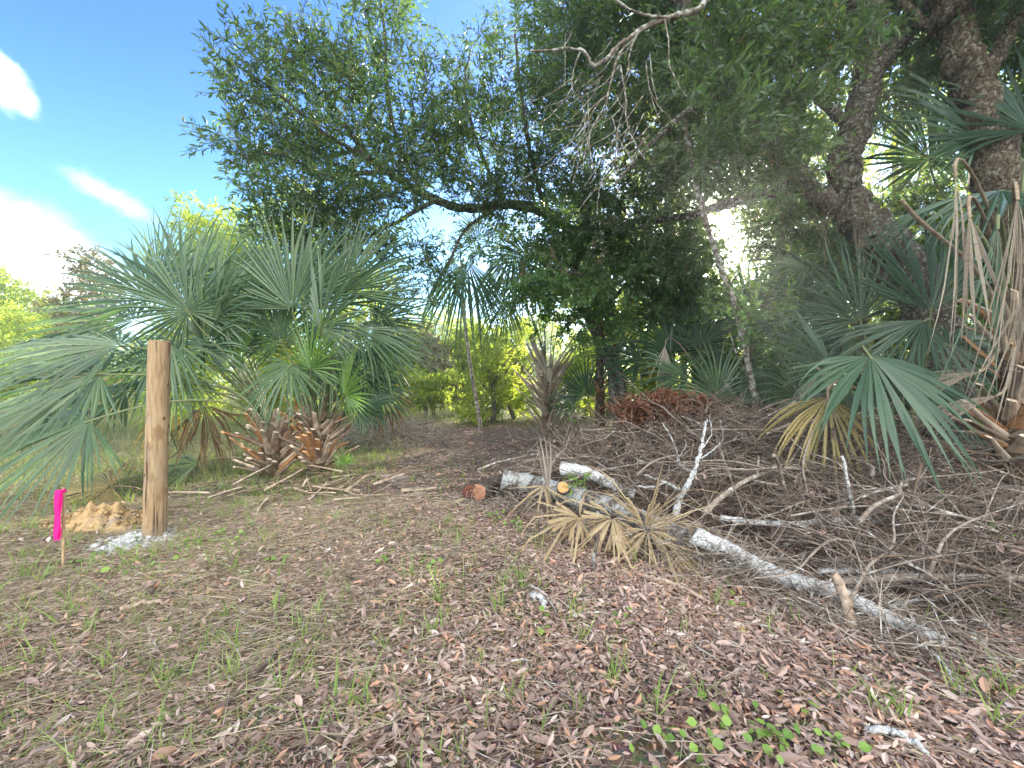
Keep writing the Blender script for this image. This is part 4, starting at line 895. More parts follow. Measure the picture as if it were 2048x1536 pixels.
log('felled_trunk', 'dark felled trunk ending in a round reddish saw cut beside the path', 'log', [lg(957, 985, .12), lg(957, 985, .12) + V(.17, .30, .01), lg(957, 985, .12) + V(.48, .58, 0), lg(957, 985, .12) + V(.95, .70, -.02)], .105, .095, 'log_dark', cut0=CUT_R)
b1 = MB(); c = lg(941, 983, .12)
log('sawn_slab', 'dark sawn wedge of wood leaning against the round saw cut', 'log', [c, c + V(.015, .05, 0), c + V(.03, .10, 0)], .095, .095, 'log_dark', cut0=cut_mat('cut_maroon', (.10, .030, .022), (.22, .075, .05)))
log('grey_log', 'thick lichen grey log sloping down under the dead fronds with sawn stubs', 'log',
    [lg(1004, 960, .27), lg(1060, 968, .26), lg(1130, 988, .24), lg(1210, 1012, .22), lg(1290, 1045, .19), lg(1370, 1082, .15)], .115, .085, 'log_grey',
    stubs=[(lg(1125, 985, .24), V(-.10, -.9, .42), .30, .058, CUT_O), (lg(1070, 962, .28), V(-.75, -.4, .35), .17, .036, CUT_O)])
log('bark_stripped_log', 'short pale bark stripped log lying behind the small green sprout', 'log', [at(1122, 938, 4.25), at(1160, 941, 4.2), at(1200, 957, 4.1), at(1270, 990, 3.95)], .075, .05, 'log_white', gn=.06)
log('white_log', 'long whitish weathered log running down to the lower right', 'log',
    [lg(1385, 1070, .24), lg(1450, 1098, .19), lg(1560, 1152, .12), lg(1670, 1185, .08), lg(1780, 1238, .05), lg(1890, 1285, .03)], .066, .034, 'log_white', gn=.04,
    stubs=[(at(1600, 1165, 2.9), V(-.35, -.3, -.1), .10, .018, None)])
log('forked_bleached_branch', 'bleached branch lying across the brush behind the dead fronds', 'branch', [lg(1440, 1035, .25), lg(1520, 1045, .25), lg(1600, 1048, .25), lg(1690, 1040, .25), lg(1770, 1040, .24)], .024, .030, 'log_white', gn=.08, sides=12)
log('lichen_branch', 'crooked branch crusted with pale lichen behind the white log', 'branch', [lg(1640, 1142, .15), lg(1730, 1142, .15), lg(1810, 1145, .15), lg(1870, 1158, .12)], .017, .012, 'log_white', gn=.15, sides=10)
log('lichen_branch', 'lichen crusted stick lying on the ground below the right end of the white log', 'branch', [lg(1775, 1212, .05), lg(1840, 1200, .06), lg(1900, 1195, .07), lg(1965, 1185, .10)], .012, .007, 'log_white', gn=.2, sides=10)
log('split_stake', 'split brown broken stub standing in front of the white log', 'stub', [on(1700, 1250), at(1690, 1200, on(1700,1250)[1]), at(1668, 1150, on(1700,1250)[1]+.03)], .030, .024, 'boot', gn=.12, sides=8)
log('charred_branch', 'short charred black piece of wood behind the white log', 'branch', [lg(1560, 1130, .1), lg(1610, 1110, .13), lg(1660, 1085, .16)], .036, .016, 'log_dark', gn=.1, sides=9)
log('long_brown_pole', 'long straight brown pole leaning up across the brush', 'branch', [at(1382, 1008, 3.75), at(1450, 975, 3.9), at(1530, 935, 4.15)], .022, .014, 'twig_brown', sides=8, gn=.06)
log('speckled_stem', 'thin speckled dead stem standing upright in the brush left of the split stub', 'branch', [on(1722, 1130), at(1708, 1030, 2.95), at(1695, 960, 3.0), at(1685, 912, 3.0)], .014, .010, 'log_white', sides=7, gn=.15)
log('slim_dead_stem', 'slim tan dead stem standing upright amid the brush', 'branch', [at(1622, 1070, 3.3), at(1618, 1000, 3.35), at(1606, 930, 3.4), at(1625, 860, 3.45)], .013, .006, 'twig_grey', sides=7, gn=.15)
def snaggy(name, label, base, limbs, mat_='log_white'):
    root_o = np.asarray(base, float); mb = MB()
    for P, r0, r1 in limbs: limb(mb, [], P, r0, r1, 8, .05)
    return solo(mb, name, M[mat_], tuple(root_o), label, 'branch')
snaggy('bleached_snag', 'bleached forked dead branch reaching up out of the brush like antlers', at(1360, 1010, 3.42),
       [(way((1350, 1030, 3.42), (1366, 985, 3.42), (1388, 945, 3.42), (1402, 900, 3.42), (1410, 850, 3.42), (1414, 838, 3.42)), .030, .005), (way((1366, 985, 3.42), (1330, 965, 3.32), (1290, 950, 3.22)), .020, .006),
        (way((1388, 945, 3.42), (1360, 930, 3.47), (1350, 890, 3.52), (1325, 845, 3.52)), .012, .004), (way((1395, 920, 3.42), (1420, 905, 3.37), (1445, 880, 3.32), (1440, 840, 3.32)), .008, .003),
        (way((1330, 965, 3.32), (1300, 975, 3.22), (1270, 970, 3.17)), .010, .004), (way((1402, 900, 3.42), (1422, 870, 3.42), (1418, 830, 3.42)), .006, .002), (way((1352, 925, 3.47), (1370, 895, 3.47), (1372, 880, 3.47)), .005, .002)])

# ------------------------------------------------------------------ brush pile on the right: bare branches, each its own
def pile_h(x, y):
    e = ((x - 3.1) / 2.6) ** 2 + ((y - 5.0) / 1.9) ** 2
    return .95 * np.exp(-e * 1.0) + .07
def in_pile():
    while True:
        y = rng.uniform(1.9, 7.6); x = rng.uniform(.3, 1.38 * y + .25)
        front = 4.45 - (x - .35) * .78      # the line of the logs
        if (y > max(front + .1, 2.5) or (x > 2.15 and y > 4.1 - x * .8)) and not (x < .95 and y > 5.6): return x, y
def branch_mesh(n_sub, ln, r, lift):
    """branch with side twigs, local coordinates, lying along x"""
    mb = MB(); k = 7; t = np.linspace(0, 1, k)
    pts = np.stack([ln * (t - .5), rng.normal(size=k).cumsum() * .035 * ln, lift * np.sin(t * 3.0) + rng.normal(size=k) * .012 * ln], 1)
    pts = catmull(pts, 3); mb.tube(pts, np.linspace(r, r * .28, len(pts)), 6, .5)
    for q in range(n_sub):
        i = rng.integers(4, len(pts) - 2); p = pts[i]; sl = ln * rng.uniform(.15, .42)
        dv = unit(V(rng.uniform(.5, 1.2), rng.choice([-1, 1]) * rng.uniform(.3, 1.0), rng.uniform(-.15, .7)))
        q1 = p + dv * sl * .5 + rng.normal(size=3) * .03 * sl; q2 = p + dv * sl + rng.normal(size=3) * .12 * sl
        rr = r * .5 * (1 - i / len(pts)) + .0025
        mb.tube(catmull([p, q1, q2], 4), np.linspace(rr, .0016, 9), 4, .5, cap=False)
    return mb
protos = []
for i in range(14):
    mb = branch_mesh(rng.integers(4, 10), rng.uniform(.8, 1.9), rng.uniform(.006, .017), rng.uniform(0, .22))
    me_o = mb.build('bare_branch', M['twig_grey' if i % 3 else 'twig_brown'])
    protos.append(me_o)
GRP = 'bare branches tangled in the brush pile'
LBL = 'thin bare branch lying tangled in the brush pile on the right'
for i in range(290):
    o = protos[i] if i < len(protos) else protos[i % len(protos)].copy()
    if i >= len(protos): COL.objects.link(o)
    x, y = in_pile(); z = float(gz(x, y) + pile_h(x, y) * rng.uniform(.35, 1.05))
    o.location = (x, y, z); a = rng.normal(.1, .95) + (math.pi if rng.random() < .5 else 0)
    o.rotation_euler = (rng.uniform(0, 6.28) if rng.random() < .3 else rng.normal() * .5, rng.normal() * .34, a)
    s = rng.uniform(.7, 1.15); o.scale = (s, s, s)
    tag(o, LBL, 'branch', GRP)
for i in range(46):
    ln = rng.uniform(1.3, 2.6); k = 8; t = np.linspace(0, 1, k); r = rng.uniform(.008, .019) if i > 12 else rng.uniform(.018, .030); x, y = in_pile(); a = rng.normal(.3, .7) + math.pi * (rng.random() < .7)
    z0 = float(gz(x, y)) + pile_h(x, y) * rng.uniform(.75, 1.12); c = V(x, y, z0); d = V(math.cos(a), math.sin(a), rng.normal(.05, .10)); sd = V(-math.sin(a), math.cos(a), 0)
    pts = c + d * ((t - .5) * ln)[:, None] + sd * (rng.normal() * .25 * ln * (t - .5) ** 2 + rng.normal(size=k).cumsum() * .02)[:, None] + V(0, 0, 1) * (-.35 * ln * (t - .5) ** 2 + .03 + rng.normal(size=k) * .012)[:, None]
    pts = catmull(pts, 4); pts[:, 2] = np.maximum(pts[:, 2], gz(pts[:, 0], pts[:, 1]) + .02); mb = MB(); mb.tube(pts, np.linspace(r, r * .3, len(pts)), 7, .5)
    for q in range(rng.integers(3, 8)):
        j = rng.integers(8, len(pts) - 2); dv = unit(d + rng.normal(size=3) * V(.5, .5, .45) + V(0, 0, .2)); sl = rng.uniform(.25, .8)
        mb.tube(catmull([pts[j], pts[j] + dv * sl * .5 + rng.normal(size=3) * .04, pts[j] + dv * sl + rng.normal(size=3) * .09], 4), np.linspace(r * .5, .002, 9), 5, .5, cap=False)
    solo(mb, 'bare_branch', M['twig_grey'], tuple(pts[0]), LBL, 'branch', GRP)
def brush_mass():
    mb = MB(); n = 24000
    P = np.array([in_pile() for _ in range(n)]); hh = pile_h(P[:, 0], P[:, 1])
    z = gz(P[:, 0], P[:, 1]) + hh * rng.uniform(.0, .98, n) ** .8 + .02
    A = np.stack([P[:, 0], P[:, 1], z], 1)
    D = unit(np.stack([rng.normal(size=n), rng.normal(size=n) * .8, rng.normal(size=n) * .6], 1)); L = rng.uniform(.10, .45, n)[:, None]
    mid = A + D * L * .5 + rng.normal(size=(n, 3)) * .06 * L; B = A + D * L + rng.normal(size=(n, 3)) * .12 * L
    A[:, 2] = np.maximum(A[:, 2], gz(A[:, 0], A[:, 1]) + .004)
    v = rng.random(n); prisms(mb, A, mid, .0035, .0028, v); prisms(mb, mid, B, .0028, .0012, v)
    o = mb.build('brush_twigs', M['twig_fine']); tag(o, 'dense mass of fine brown dead twigs filling the brush pile', 'twigs', kind='stuff')
brush_mass()
def withered():
    mb = MB(); n = 260; P = np.array([in_pile() for _ in range(n)]); A = np.stack([P[:, 0], P[:, 1], gz(P[:, 0], P[:, 1]) + pile_h(P[:, 0], P[:, 1]) * rng.uniform(.4, 1.0, n)], 1)
    shoots(mb, None, A, rng.normal(size=(n, 3)) * V(1, 1, .5), 2, 6, .2, .065, .022, .9, .3, False)
    tag(mb.build('withered_leaves', M['litter']), 'withered brown leaves still clinging to the twigs of the brush pile', 'dead leaves', kind='stuff')
withered()
def log_twigs():
    mb = MB()
    L = np.array([lg(957, 990, .10), lg(1130, 988, .20), lg(1290, 1045, .18), lg(1385, 1075, .2), lg(1560, 1150, .13), lg(1780, 1236, .06), lg(1890, 1285, .03)]); n = 1500
    t = rng.random(n) * 5.999; i = t.astype(int); f = (t - i)[:, None]; A = L[i] * (1 - f) + L[i + 1] * f + rng.normal(size=(n, 3)) * V(.16, .16, .05)
    A[:, 2] = np.maximum(A[:, 2] * rng.uniform(.3, 1.1, n), gz(A[:, 0], A[:, 1]) + .01); D = unit(rng.normal(size=(n, 3)) * V(1, .9, .45)); ln = rng.uniform(.08, .4, n)[:, None]
    B = A + D * ln * .5 + rng.normal(size=(n, 3)) * .05 * ln; C_ = A + D * ln + rng.normal(size=(n, 3)) * .1 * ln
    for q in (B, C_): q[:, 2] = np.maximum(q[:, 2], gz(q[:, 0], q[:, 1]) + .008)
    v = rng.random(n); prisms(mb, A, B, .0032, .0026, v); prisms(mb, B, C_, .0026, .001, v)
    tag(mb.build('log_twigs', M['twig_grey']), 'thin grey twigs strewn over and along the fallen logs', 'twigs', kind='stuff')
log_twigs()
def rusty():
    c = at(1330, 822, 5.5); mb = MB(); wm = MB(); n = 190
    q = unit(rng.normal(size=(n, 3))) * rng.random((n, 1)) ** .5; A = c + q * V(.75, .35, .22) + V(0, 0, -.04)
    D = unit(q * V(1, .5, .4) + V(0, 0, .5))
    root = thing('rusty_leafy_branch', 'cut branch of rust red dead leaves on top of the brush pile', 'branch', tuple(c - V(0, 0, .35)))
    O = c - V(0, 0, .35)
    for a in A[::6]: wm.tube(catmull([O, (O + a) / 2 + rng.normal(size=3) * .08, a], 4), np.linspace(.014, .003, 9), 5, .5, cap=False)
    shoots(mb, wm, A, D, 4, 6, .16, .085, .026, .8, 0.)
    wm.build('stem', M['twig_brown'], root, O); mb.build('dead_leaf_spray', M['rust_leaf'], root, O)
rusty()
# scrubby heaps of fine twigs around the middle palm foot and left of the path
def twig_heap(name, label, cx_, cy_, rx, ry, h, n, m='twig_fine', up=.5):
    mb = MB(); q = unit(rng.normal(size=(n, 2))) * rng.random((n, 1)) ** .5; X = cx_ + q[:, 0] * rx; Y = cy_ + q[:, 1] * ry
    z = gz(X, Y) + h * (1 - (q ** 2).sum(1) * .8) * rng.random(n); A = np.stack([X, Y, z], 1)
    D = unit(np.stack([rng.normal(size=n), rng.normal(size=n) * .6, rng.normal(size=n) * up], 1)); L = rng.uniform(.2, .7, n)[:, None]
    mid = A + D * L * .5 + rng.normal(size=(n, 3)) * .07 * L; B = A + D * L + rng.normal(size=(n, 3)) * .14 * L
    for arr in (A, mid, B): arr[:, 2] = np.maximum(arr[:, 2], gz(arr[:, 0], arr[:, 1]) + .006)
    v = rng.random(n); prisms(mb, A, mid, .006, .004, v); prisms(mb, mid, B, .004, .002, v)
    o = mb.build(name, M[m]); tag(o, label, 'twigs', kind='stuff')
twig_heap('twig_heap', 'dark twigs heaped in front of the middle palm foot', 1.15, 7.6, .75, .8, .42, 1400)
twig_heap('twig_heap', 'grey twigs heaped at the left side of the path behind the palm', -2.75, 9.2, 1.15, 1.6, .5, 1500, 'twig_grey')
for i, (a, b_, r, lab) in enumerate([((742, 885), (900, 845), .035, 'dark crooked branch lying left of the path furthest from the viewer'), ((760, 868), (830, 850), .028, 'short dark branch lying near the edge of the grey twig heap'),
                                     ((690, 905), (790, 872), .03, 'dark fallen branch lying just behind the left palm foot')]):
    p0, p1 = on(*a), on(*b_)
    log('fallen_branch', lab, 'branch', [p0 + V(0, 0, r), (p0 + p1) / 2 + V(.1, .2, r + .10), p1 + V(0, 0, r + .04)], r, r * .5, 'log_dark', sides=8, gn=.2)

# ------------------------------------------------------------------ dead fronds on the logs and on the ground
def loose_frond(label, px, py, d, ang, tow, R, leaf, name='dead_palm_frond', n=(0, -.6, .8), stalk=None, **kw):
    O = at(px, py, d); root = thing(name, label, 'palm frond', (O[0], O[1], float(gz(O[0], O[1])))); OO = V(O[0], O[1], float(gz(O[0], O[1])))
    mb = MB(); frond_geo(mb, O, adir(ang, tow), V(*n), R, **kw)
    for k in range(len(mb.v)):
        mb.v[k][:, 2] = np.maximum(mb.v[k][:, 2], gz(mb.v[k][:, 0], mb.v[k][:, 1]) + .012 + .01 * rng.random())
    mb.build('blade', M[leaf], root, OO)
    if stalk is not None:
        pm = MB(); q = at(*stalk); pm.tube(catmull([O, (O + q) / 2 + V(0, 0, .03), q], 5), np.linspace(.013, .018, 11), 6, .5, flat=.5)
        pm.build('stalk', M['petiole_dead'], root, OO)
loose_frond('tan dead frond draped over the grey log, its tips sweeping down right', 1310, 1045, 3.05, 325, 20, .95, 'palm_dead', n=(.2, -.6, .75), span=120, nseg=54, droop=.4, split=.2, stalk=(1240, 1005, 3.4), wfac=1.7, tip=1.6, mess=.4)
loose_frond('tan dead frond standing in a spiky tuft on the grey log', 1290, 1058, 3.0, 85, 15, .52, 'palm_dead', n=(0, -.9, .3), span=140, nseg=18, droop=.15, split=.16, ragged=.4, mess=.7, wfac=1.7, tip=1.5)
loose_frond('tan dead frond hanging in ribbons over the front of the grey log', 1225, 1035, 3.1, 235, 25, .66, 'palm_dead', n=(-.1, -.7, .7), span=190, nseg=20, droop=.7, split=.16, ragged=.35, mess=.8, wfac=1.7, tip=1.5)
loose_frond('tan dead frond with orange strips hanging to the litter', 1295, 1060, 3.0, 268, 20, .56, 'palm_dead', n=(0, -.8, .5), span=140, nseg=14, droop=.7, split=.16, ragged=.35, mess=.8, wfac=1.7, tip=1.5)
loose_frond('tan dead frond sprawling left along the front of the grey log', 1160, 1035, 3.2, 200, 10, .55, 'palm_dead', n=(-.1, -.7, .7), span=170, nseg=16, droop=.5, split=.16, ragged=.4, mess=.8, wfac=1.7, tip=1.5)
loose_frond('greyish dead frond lying under the broken end of the white log', 1400, 1090, 3.0, 330, 20, .7, 'palm_grey_dead', n=(0, -.6, .8), span=70, nseg=20, droop=.4, split=.2, ragged=.35, mess=.3)
loose_frond('small withered frond hanging over the dark felled trunk', 1088, 970, 3.7, 262, 15, .48, 'palm_dead', n=(0, -.9, .3), span=170, nseg=12, droop=.6, split=.16, ragged=.4, mess=.6)
loose_frond('single upright dry frond blade beside the small sawn stub', 1096, 985, 3.7, 93, 5, .46, 'palm_grey_dead', n=(0, -.95, .2), span=24, nseg=4, droop=.05, split=.4)
loose_frond('folded brown frond lying on the litter left of the saw cut', 935, 995, 4.3, 195, 15, .45, 'palm_dead', n=(0, -.2, 1), span=40, nseg=10, droop=.2, split=.5)
loose_frond('fallen brown and green frond lying behind the pink stake', 222, 972, 4.5, 200, 25, 1.05, 'palm_yellow', n=(0, -.65, .75), span=230, nseg=36, droop=.35, stalk=(300, 985, 4.9), name='fallen_frond')
loose_frond('fallen green frond lying between the post and the palm foot', 395, 925, 5.4, 190, 15, .6, 'palm_leaf', n=(0, -.7, .7), span=120, nseg=24, droop=.25, stalk=(480, 915, 5.3), name='fallen_frond')
loose_frond('grey dried frond lying at the right foot of the left palm', 745, 950, 5.4, 350, 10, .7, 'palm_grey_dead', n=(0, -.3, .9), span=70, nseg=14, droop=.25, stalk=(660, 965, 5.3), name='fallen_frond')
# shed leaf bases strewn round the palm foot
sb = []
for i in range(6):
    mb = MB(); boot(mb, V(0, 0, 0), V(1, 0, 0), rng.uniform(.4, .8), rng.uniform(.06, .10), .04, rng.uniform(-.08, .1)); sb.append(mb.build('shed_leaf_base', M['boot' if i % 2 else 'petiole_dead']))
for i in range(44):
    o = sb[i] if i < 6 else sb[i % 6].copy()
    if i >= 6: COL.objects.link(o)
    px = rng.normal(590, 110); d = rng.normal(4.75, .35); x = (px - CX) / F * d
    o.location = (x, d, float(gz(x, d)) + rng.uniform(.015, .09)); o.rotation_euler = (rng.normal() * .4, rng.normal(-.08, .16), rng.uniform(0, 6.28) if i % 2 else rng.normal(.1, .5))
    s = rng.uniform(.4, .85); o.scale = (s, s, s)
    tag(o, 'dry shed palm leaf base strewn round the foot of the left palms', 'leaf base', 'shed leaf bases round the palm foot')

# ------------------------------------------------------------------ ground cover
def scatter(n, ymin, ymax, pw=1.0, wide=1.62):
    """points on the visible wedge of ground, denser near the viewer"""
    u = rng.random(n) ** pw; y = ymin + (ymax - ymin) * u; x = rng.uniform(-1, 1, n) * (wide * y + .45); return x, y
def fld(x, y):        # 1 in the grassy field at the left
    return np.clip((-x - 1.9) / 1.5, 0, 1) * np.clip((y - 4.6) / 1.5, 0, 1)
def straw_w(x, y): return np.clip(.32 - x * .50 - (y - 2) * .10, 0, 1)
def build_litter():
    mb = MB()
    for n, y0, y1, s in ((220000, .75, 4.2, 1.0), (58000, 4.0, 9.0, 1.2), (16000, 8.5, 15, 1.8)):
        x, y = scatter(n, y0, y1, .6 if y0 < 2 else .8)
        keep = (rng.random(n) > fld(x, y) * .93) & (rng.random(n) > straw_w(x, y) * .55)
        keep &= (np.sin(x * 2.7 + 1.3 * np.sin(y * 2.1)) * np.sin(y * 3.1 + x) + rng.normal(size=n) * .45) > -.62
        x, y = x[keep], y[keep]; k = len(x)
        P = np.stack([x, y, gz(x, y) + rng.uniform(.002, .030, k)], 1); a = rng.uniform(0, 6.28, k)
        D = np.stack([np.cos(a), np.sin(a), rng.normal(size=k) * .22], 1)
        N = unit(np.stack([rng.normal(size=k) * .6, rng.normal(size=k) * .6, np.ones(k)], 1)) * rng.choice([-1, 1], k)[:, None]
        L = rng.gamma(6, .0060, k) * s; path = np.clip((y - 4) / 3, 0, 1) * .16
        var = np.clip(rng.beta(1.5, 1.7, k) - path + .12 * np.sin(x * 3 + 2 * np.sin(y * 2)) * np.sin(y * 2.6 + x), 0, 1)
        var = np.where(rng.random(k) < .09, rng.uniform(.8, .9, k), var); var = np.where(rng.random(k) < .03, rng.uniform(.92, .97, k), var)
        leaves(mb, P, D, N, L, L * rng.uniform(.26, .42, k), var, rng.uniform(-.25, .35, k), fold=.22)
    o = mb.build('leaf_litter', M['litter']); tag(o, 'brown fallen oak leaves covering the ground', 'leaf litter', kind='stuff')
build_litter()
def build_straw():
    mb = MB()
    for n, y0, y1, s in ((110000, .75, 4.5, 1.0), (36000, 4.2, 10.0, 1.25)):
        x, y = scatter(n, y0, y1, .65); pr = .15 + .75 * straw_w(x, y); keep = rng.random(n) < pr
        x, y = x[keep], y[keep]; k = len(x); a = rng.normal(.15, .75, k) + np.pi * (rng.random(k) < .5)
        P = np.stack([x, y, gz(x, y) + rng.uniform(.004, .035, k)], 1); D = np.stack([np.cos(a), np.sin(a), rng.normal(.04, .14, k)], 1)
        B = np.stack([rng.normal(size=k) * .28, rng.normal(size=k) * .28, rng.normal(size=k) * .06 - .05], 1)
        blades(mb, P, D, B, rng.gamma(4, .035, k) * s, rng.uniform(.0012, .0042, k) * s, np.clip(rng.beta(2, 2, k), 0, 1))
    o = mb.build('dry_straw', M['straw']); tag(o, 'thin dry grass straw matted over the ground', 'dry grass', kind='stuff')
build_straw()
def build_twiglets():
    mb = MB(); n = 9000; x, y = scatter(n, 1.05, 8, .7); a = rng.uniform(0, 6.28, n); L = rng.gamma(3, .045, n)[:, None]
    A = np.stack([x, y, gz(x, y) + rng.uniform(.008, .035, n)], 1); D = np.stack([np.cos(a), np.sin(a), rng.normal(size=n) * .08], 1)
    B = A + D * L * .5 + rng.normal(size=(n, 3)) * .05 * L; Cc = A + D * L + rng.normal(size=(n, 3)) * .10 * L
    for q in (B, Cc): q[:, 2] = np.maximum(q[:, 2], gz(q[:, 0], q[:, 1]) + .006)
    r = rng.uniform(.0012, .0040, n); v = np.clip(rng.random(n) + .25, 0, 1); prisms(mb, A, B, r, r * .85, v); prisms(mb, B, Cc, r * .85, r * .4, v)
    o = mb.build('ground_twigs', M['twig_grey']); tag(o, 'small broken grey twigs scattered among the fallen leaves', 'twigs', kind='stuff')
build_twiglets()
def build_grass():
    mb = MB()
    n = 2100; x, y = scatter(n, 1.15, 7.5, .75)
    w_ = .35 + .65 * np.clip(.5 - x * .35, 0, 1); keep = (rng.random(n) < w_ * np.where((y > 3.8) & (x > -2.0), .25, 1)) & ~((x > .5) & (y > 3.2)); x, y = x[keep], y[keep]
    for px, py in zip(x, y):
        k = rng.integers(3, 11); P = np.stack([px + rng.normal(size=k) * .018, py + rng.normal(size=k) * .018, np.zeros(k)], 1); P[:, 2] = gz(P[:, 0], P[:, 1])
        D = np.stack([rng.normal(size=k) * .30, rng.normal(size=k) * .30, np.ones(k)], 1); B = np.stack([rng.normal(size=k) * .35, rng.normal(size=k) * .35, -.15 * np.ones(k)], 1)
        blades(mb, P, D, B, rng.uniform(.06, .24) * rng.uniform(.5, 1.1, k), rng.uniform(.004, .009, k), np.clip(rng.beta(2, 2.5, k), 0, 1), 5)
    n = 72000; x, y = scatter(n, 1.1, 7, .75); keep = (rng.random(n) < np.where((y > 3.8) & (x > -2.0), .12, 1)) & (rng.random(n) < np.clip(.30 - x * .38, 0.05, .95) * np.clip(.6 + .7 * np.sin(x * 2.1 + 1) * np.sin(y * 2.9), .15, 1)); x, y = x[keep], y[keep]; k = len(x)
    P = np.stack([x, y, gz(x, y)], 1); D = np.stack([rng.normal(size=k) * .7, rng.normal(size=k) * .7, np.ones(k)], 1); B = np.stack([rng.normal(size=k) * .4, rng.normal(size=k) * .4, -.25 * np.ones(k)], 1)
    blades(mb, P, D, B, rng.gamma(4, .022, k), rng.uniform(.0022, .0055, k), np.clip(rng.beta(2, 2, k), 0, 1))
    o = mb.build('green_grass', M['grass']); tag(o, 'sparse green grass blades sprouting through the leaf litter', 'grass', kind='stuff')
build_grass()
def build_field():
    mb = MB(); n = 38000; y = rng.uniform(4.4, 24, n) ; x = -1.7 - rng.random(n) * (1.8 * y - 1.7)
    keep = rng.random(n) < np.clip((-x - 1.7) * .9, 0, 1) * np.clip((y - 4.4) * .8, .05, 1); x, y = x[keep], y[keep]; k = len(x)
    P = np.stack([x, y, gz(x, y)], 1); D = np.stack([rng.normal(size=k) * .25, rng.normal(size=k) * .25, np.ones(k)], 1); B = np.stack([rng.normal(size=k) * .3, rng.normal(size=k) * .3, -.15 * np.ones(k)], 1)
    blades(mb, P, D, B, rng.gamma(6, .060, k) * (.6 + .05 * y), rng.uniform(.003, .007, k) * (.6 + y * .07), np.clip(rng.beta(2, 2, k), 0, 1), 4)
    # thin bright grass at the far end of the clearing
    n = 9000; y = rng.uniform(11.5, 24, n); x = rng.uniform(-.35, .35, n) * y - .8; P = np.stack([x, y, gz(x, y)], 1)
    D = np.stack([rng.normal(size=n) * .3, rng.normal(size=n) * .3, np.ones(n)], 1); B = np.stack([rng.normal(size=n) * .3, rng.normal(size=n) * .3, -.15 * np.ones(n)], 1)
    blades(mb, P, D, B, rng.gamma(5, .04, n), .010, np.clip(rng.beta(2, 2, n), 0, 1), 4)
    o = mb.build('tall_field_grass', M['field_grass']); tag(o, 'tall dry field grass behind the left palms and at the end of the path', 'grass', kind='stuff')
build_field()
def round_weeds():
    mb = MB()
    spots = [(1435, 1425, 5, .6), (1480, 1450, 4, .5), (1540, 1470, 7, .5), (1620, 1465, 7, .4), (1400, 1500, 6, .5), (1500, 1515, 7, .5), (1580, 1500, 6, .5), (1340, 1500, 4, .5), (1660, 1500, 4, .5), (1260, 1520, 3, .5),
             (430, 1090, 8, 1), (380, 1100, 9, 1), (490, 1080, 7, 1), (350, 1125, 6, 1), (640, 945, 9, 1), (590, 960, 6, 1), (1000, 1040, 8, 1), (1030, 1055, 7, 1), (985, 1030, 6, 1), (180, 1110, 9, 1), (250, 1150, 6, 1),
             (1180, 1060, 6, 1), (1460, 1190, 5, .7), (1250, 1250, 5, .5), (1080, 1255, 6, .6), (860, 1150, 6, 1), (760, 1130, 6, 1), (560, 1130, 7, 1), (1990, 1100, 12, .9), (2010, 1180, 12, .8), (1960, 1230, 9, .8), (2030, 1040, 10, 1)]
    for px, py, k, s in spots:
        c = on(px, py); k = int(k); P = c + np.stack([rng.normal(size=k) * .045, rng.normal(size=k) * .06, rng.uniform(.02, .07, k)], 1)
        a = rng.uniform(0, 6.28, k); D = np.stack([np.cos(a), np.sin(a), rng.normal(size=k) * .3], 1); N = np.stack([rng.normal(size=k) * .4, rng.normal(size=k) * .4 - .3, np.ones(k)], 1)
        L = rng.uniform(.032, .054, k) * (.8 + .2 * s); leaves(mb, P, D, N, L, L * .85, rng.random(k), .05, fold=.06)
        prisms(mb, np.stack([P[:, 0], P[:, 1], gz(P[:, 0], P[:, 1])], 1), P, .0012, .001, .3)
    o = mb.build('round_leaf_weeds', M['weed']); tag(o, 'low round leaved green weeds scattered over the litter', 'weeds', kind='stuff')
round_weeds()
def sprout(label, px, py, d, h, n, name='green_sprout'):
    b = gat(px, d); b = V(b[0], b[1], EYE + (HZ - py) / F * d); root = thing(name, label, 'sprout', tuple(b)); wm, lm = MB(), MB()
    for q in range(n):
        tip = b + V(rng.normal() * .09, rng.normal() * .06, h * rng.uniform(.5, 1)); wm.tube(catmull([b, (b + tip) / 2 + rng.normal(size=3) * .02, tip], 4), np.linspace(.004, .0015, 9), 5, .5)
        k = 11; t = rng.uniform(.25, 1, k)[:, None]; P = b + (tip - b) * t; D = rng.normal(size=(k, 3)) * V(1, 1, .35) + V(0, 0, .15)
        leaves(lm, P, D, np.tile(V(0, -.3, 1), (k, 1)) + rng.normal(size=(k, 3)) * .3, rng.uniform(.05, .09, k), rng.uniform(.012, .018, k), rng.random(k), .2)
    wm.build('stem', M['petiole'], root, b); lm.build('foliage', M['weed'], root, b)
sprout('fresh green sprout growing beside the orange saw cut stub', 1158, 1000, 3.75, .36, 6)
sprout('feathery green weed at the right edge among the brush twigs', 1990, 1130, 2.75, .34, 7, 'green_weed')
sprout('green weed low at the right edge under the lichen crusted stick', 1965, 1235, 2.25, .20, 6, 'green_weed')
sprout('green weed standing in the brush left of the right edge weeds', 1890, 1060, 3.2, .30, 6, 'green_weed')
sprout('small green sprout at the bottom right among the litter', 1975, 1500, 1.75, .10, 2)
sprout('small green sprout below the tips of the sweeping dead frond', 1450, 1190, 2.7, .12, 2)
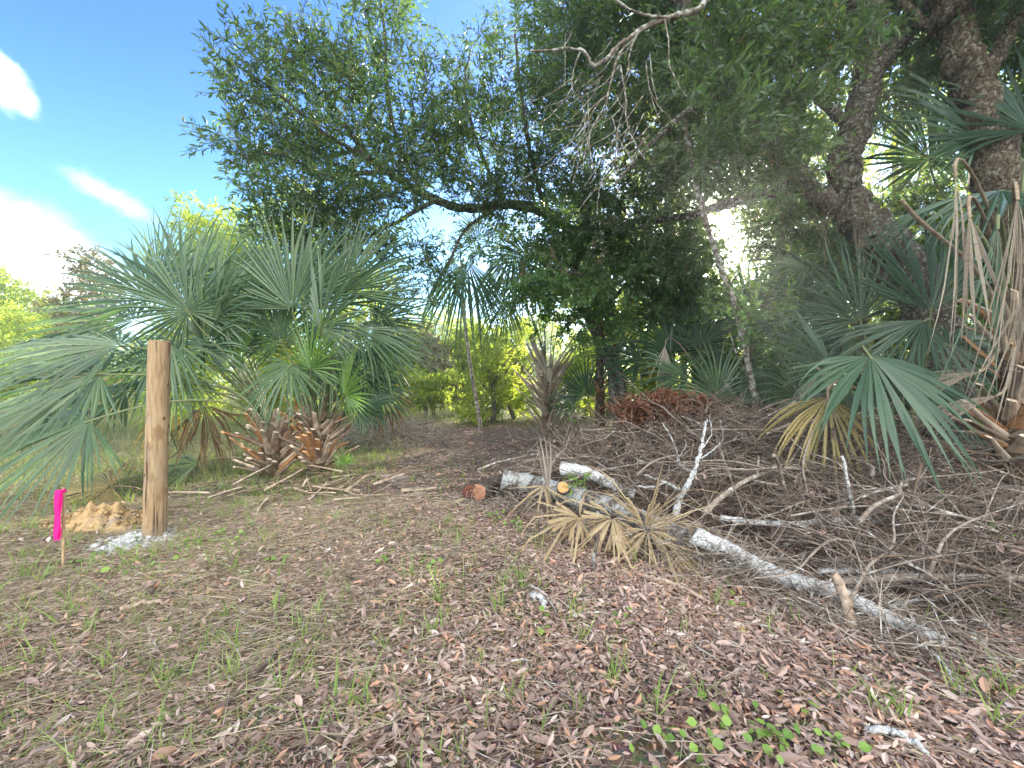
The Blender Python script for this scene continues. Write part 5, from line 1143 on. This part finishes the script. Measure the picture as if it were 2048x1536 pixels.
# loose sticks on the litter, each its own
for i, (a, b_, r, lab, m) in enumerate([
        ((1058, 1192), (1118, 1250), .007, 'pale forked stick lying in the middle of the leaf litter', 'log_white'), ((1065, 1218), (1090, 1240), .020, 'pale flat wood chip lying in the middle foreground', 'log_white'),
        ((240, 1225), (330, 1212), .016, 'tan curled piece of bark lying below the concrete footing', 'boot'), ((490, 1395), (560, 1330), .012, 'dark curved stick lying in the lower left litter', 'log_dark'),
        ((1730, 1478), (1860, 1530), .015, 'whitish broken stick lying at the bottom right', 'log_white'), ((1290, 1150), (1420, 1200), .018, 'flat grey brown leaf stalk lying below the dead fronds', 'boot'),
        ((500, 1030), (760, 1020), .010, 'long thin dry stalk lying right of the post', 'petiole_dead'), ((640, 1100), (480, 1110), .008, 'thin tan stalk lying near the small stump', 'petiole_dead'),
        ((1160, 1240), (1240, 1250), .006, 'thin curved grey twig lying right of the wood chip', 'twig_grey'), ((1860, 1300), (1925, 1400), .008, 'lichen spotted twig lying below the tip of the white log', 'log_white'),
        ((1180, 1025), (1230, 1190), .016, 'grey upright broken stick propped against the grey log', 'log_grey')]):
    p0, p1 = on(*a), on(*b_)
    if 'propped' in lab: p0 = at(1195, 1030, 3.35); p1 = on(1185, 1150)
    log('loose_stick', lab, 'stick', [p0 + V(0, 0, r + .01), (p0 + p1) / 2 + V(.02, .02, r + .025), p1 + V(0, 0, r + .01)], r, r * .6, m, sides=7, gn=.3)

# ------------------------------------------------------------------ thin haze box, added for hazy far trees and the lens flare veil
def haze():
    X, z0, z1 = 335, -1.4, 16.0; mb = MB()
    c = [[x, y, z] for z in (z0, z1) for x, y in ((-X, -X), (X, -X), (X, X), (-X, X))]
    mb.add(np.array(c, float), [[3, 2, 1, 0], [4, 5, 6, 7], [0, 1, 5, 4], [1, 2, 6, 5], [2, 3, 7, 6], [3, 0, 4, 7]])
    m = bpy.data.materials.new('haze'); m.use_nodes = True; t = NT(m.node_tree)
    v = t('ShaderNodeVolumePrincipled', {'Color': (.90, .95, 1, 1), 'Density': .0026, 'Anisotropy': .7})
    t('ShaderNodeOutputMaterial', {'Volume': v.outputs[0]})
    tag(mb.build('haze', m), 'thin haze box added for hazy far trees and in place of the lens flare veil', 'haze', kind='stuff')
haze()
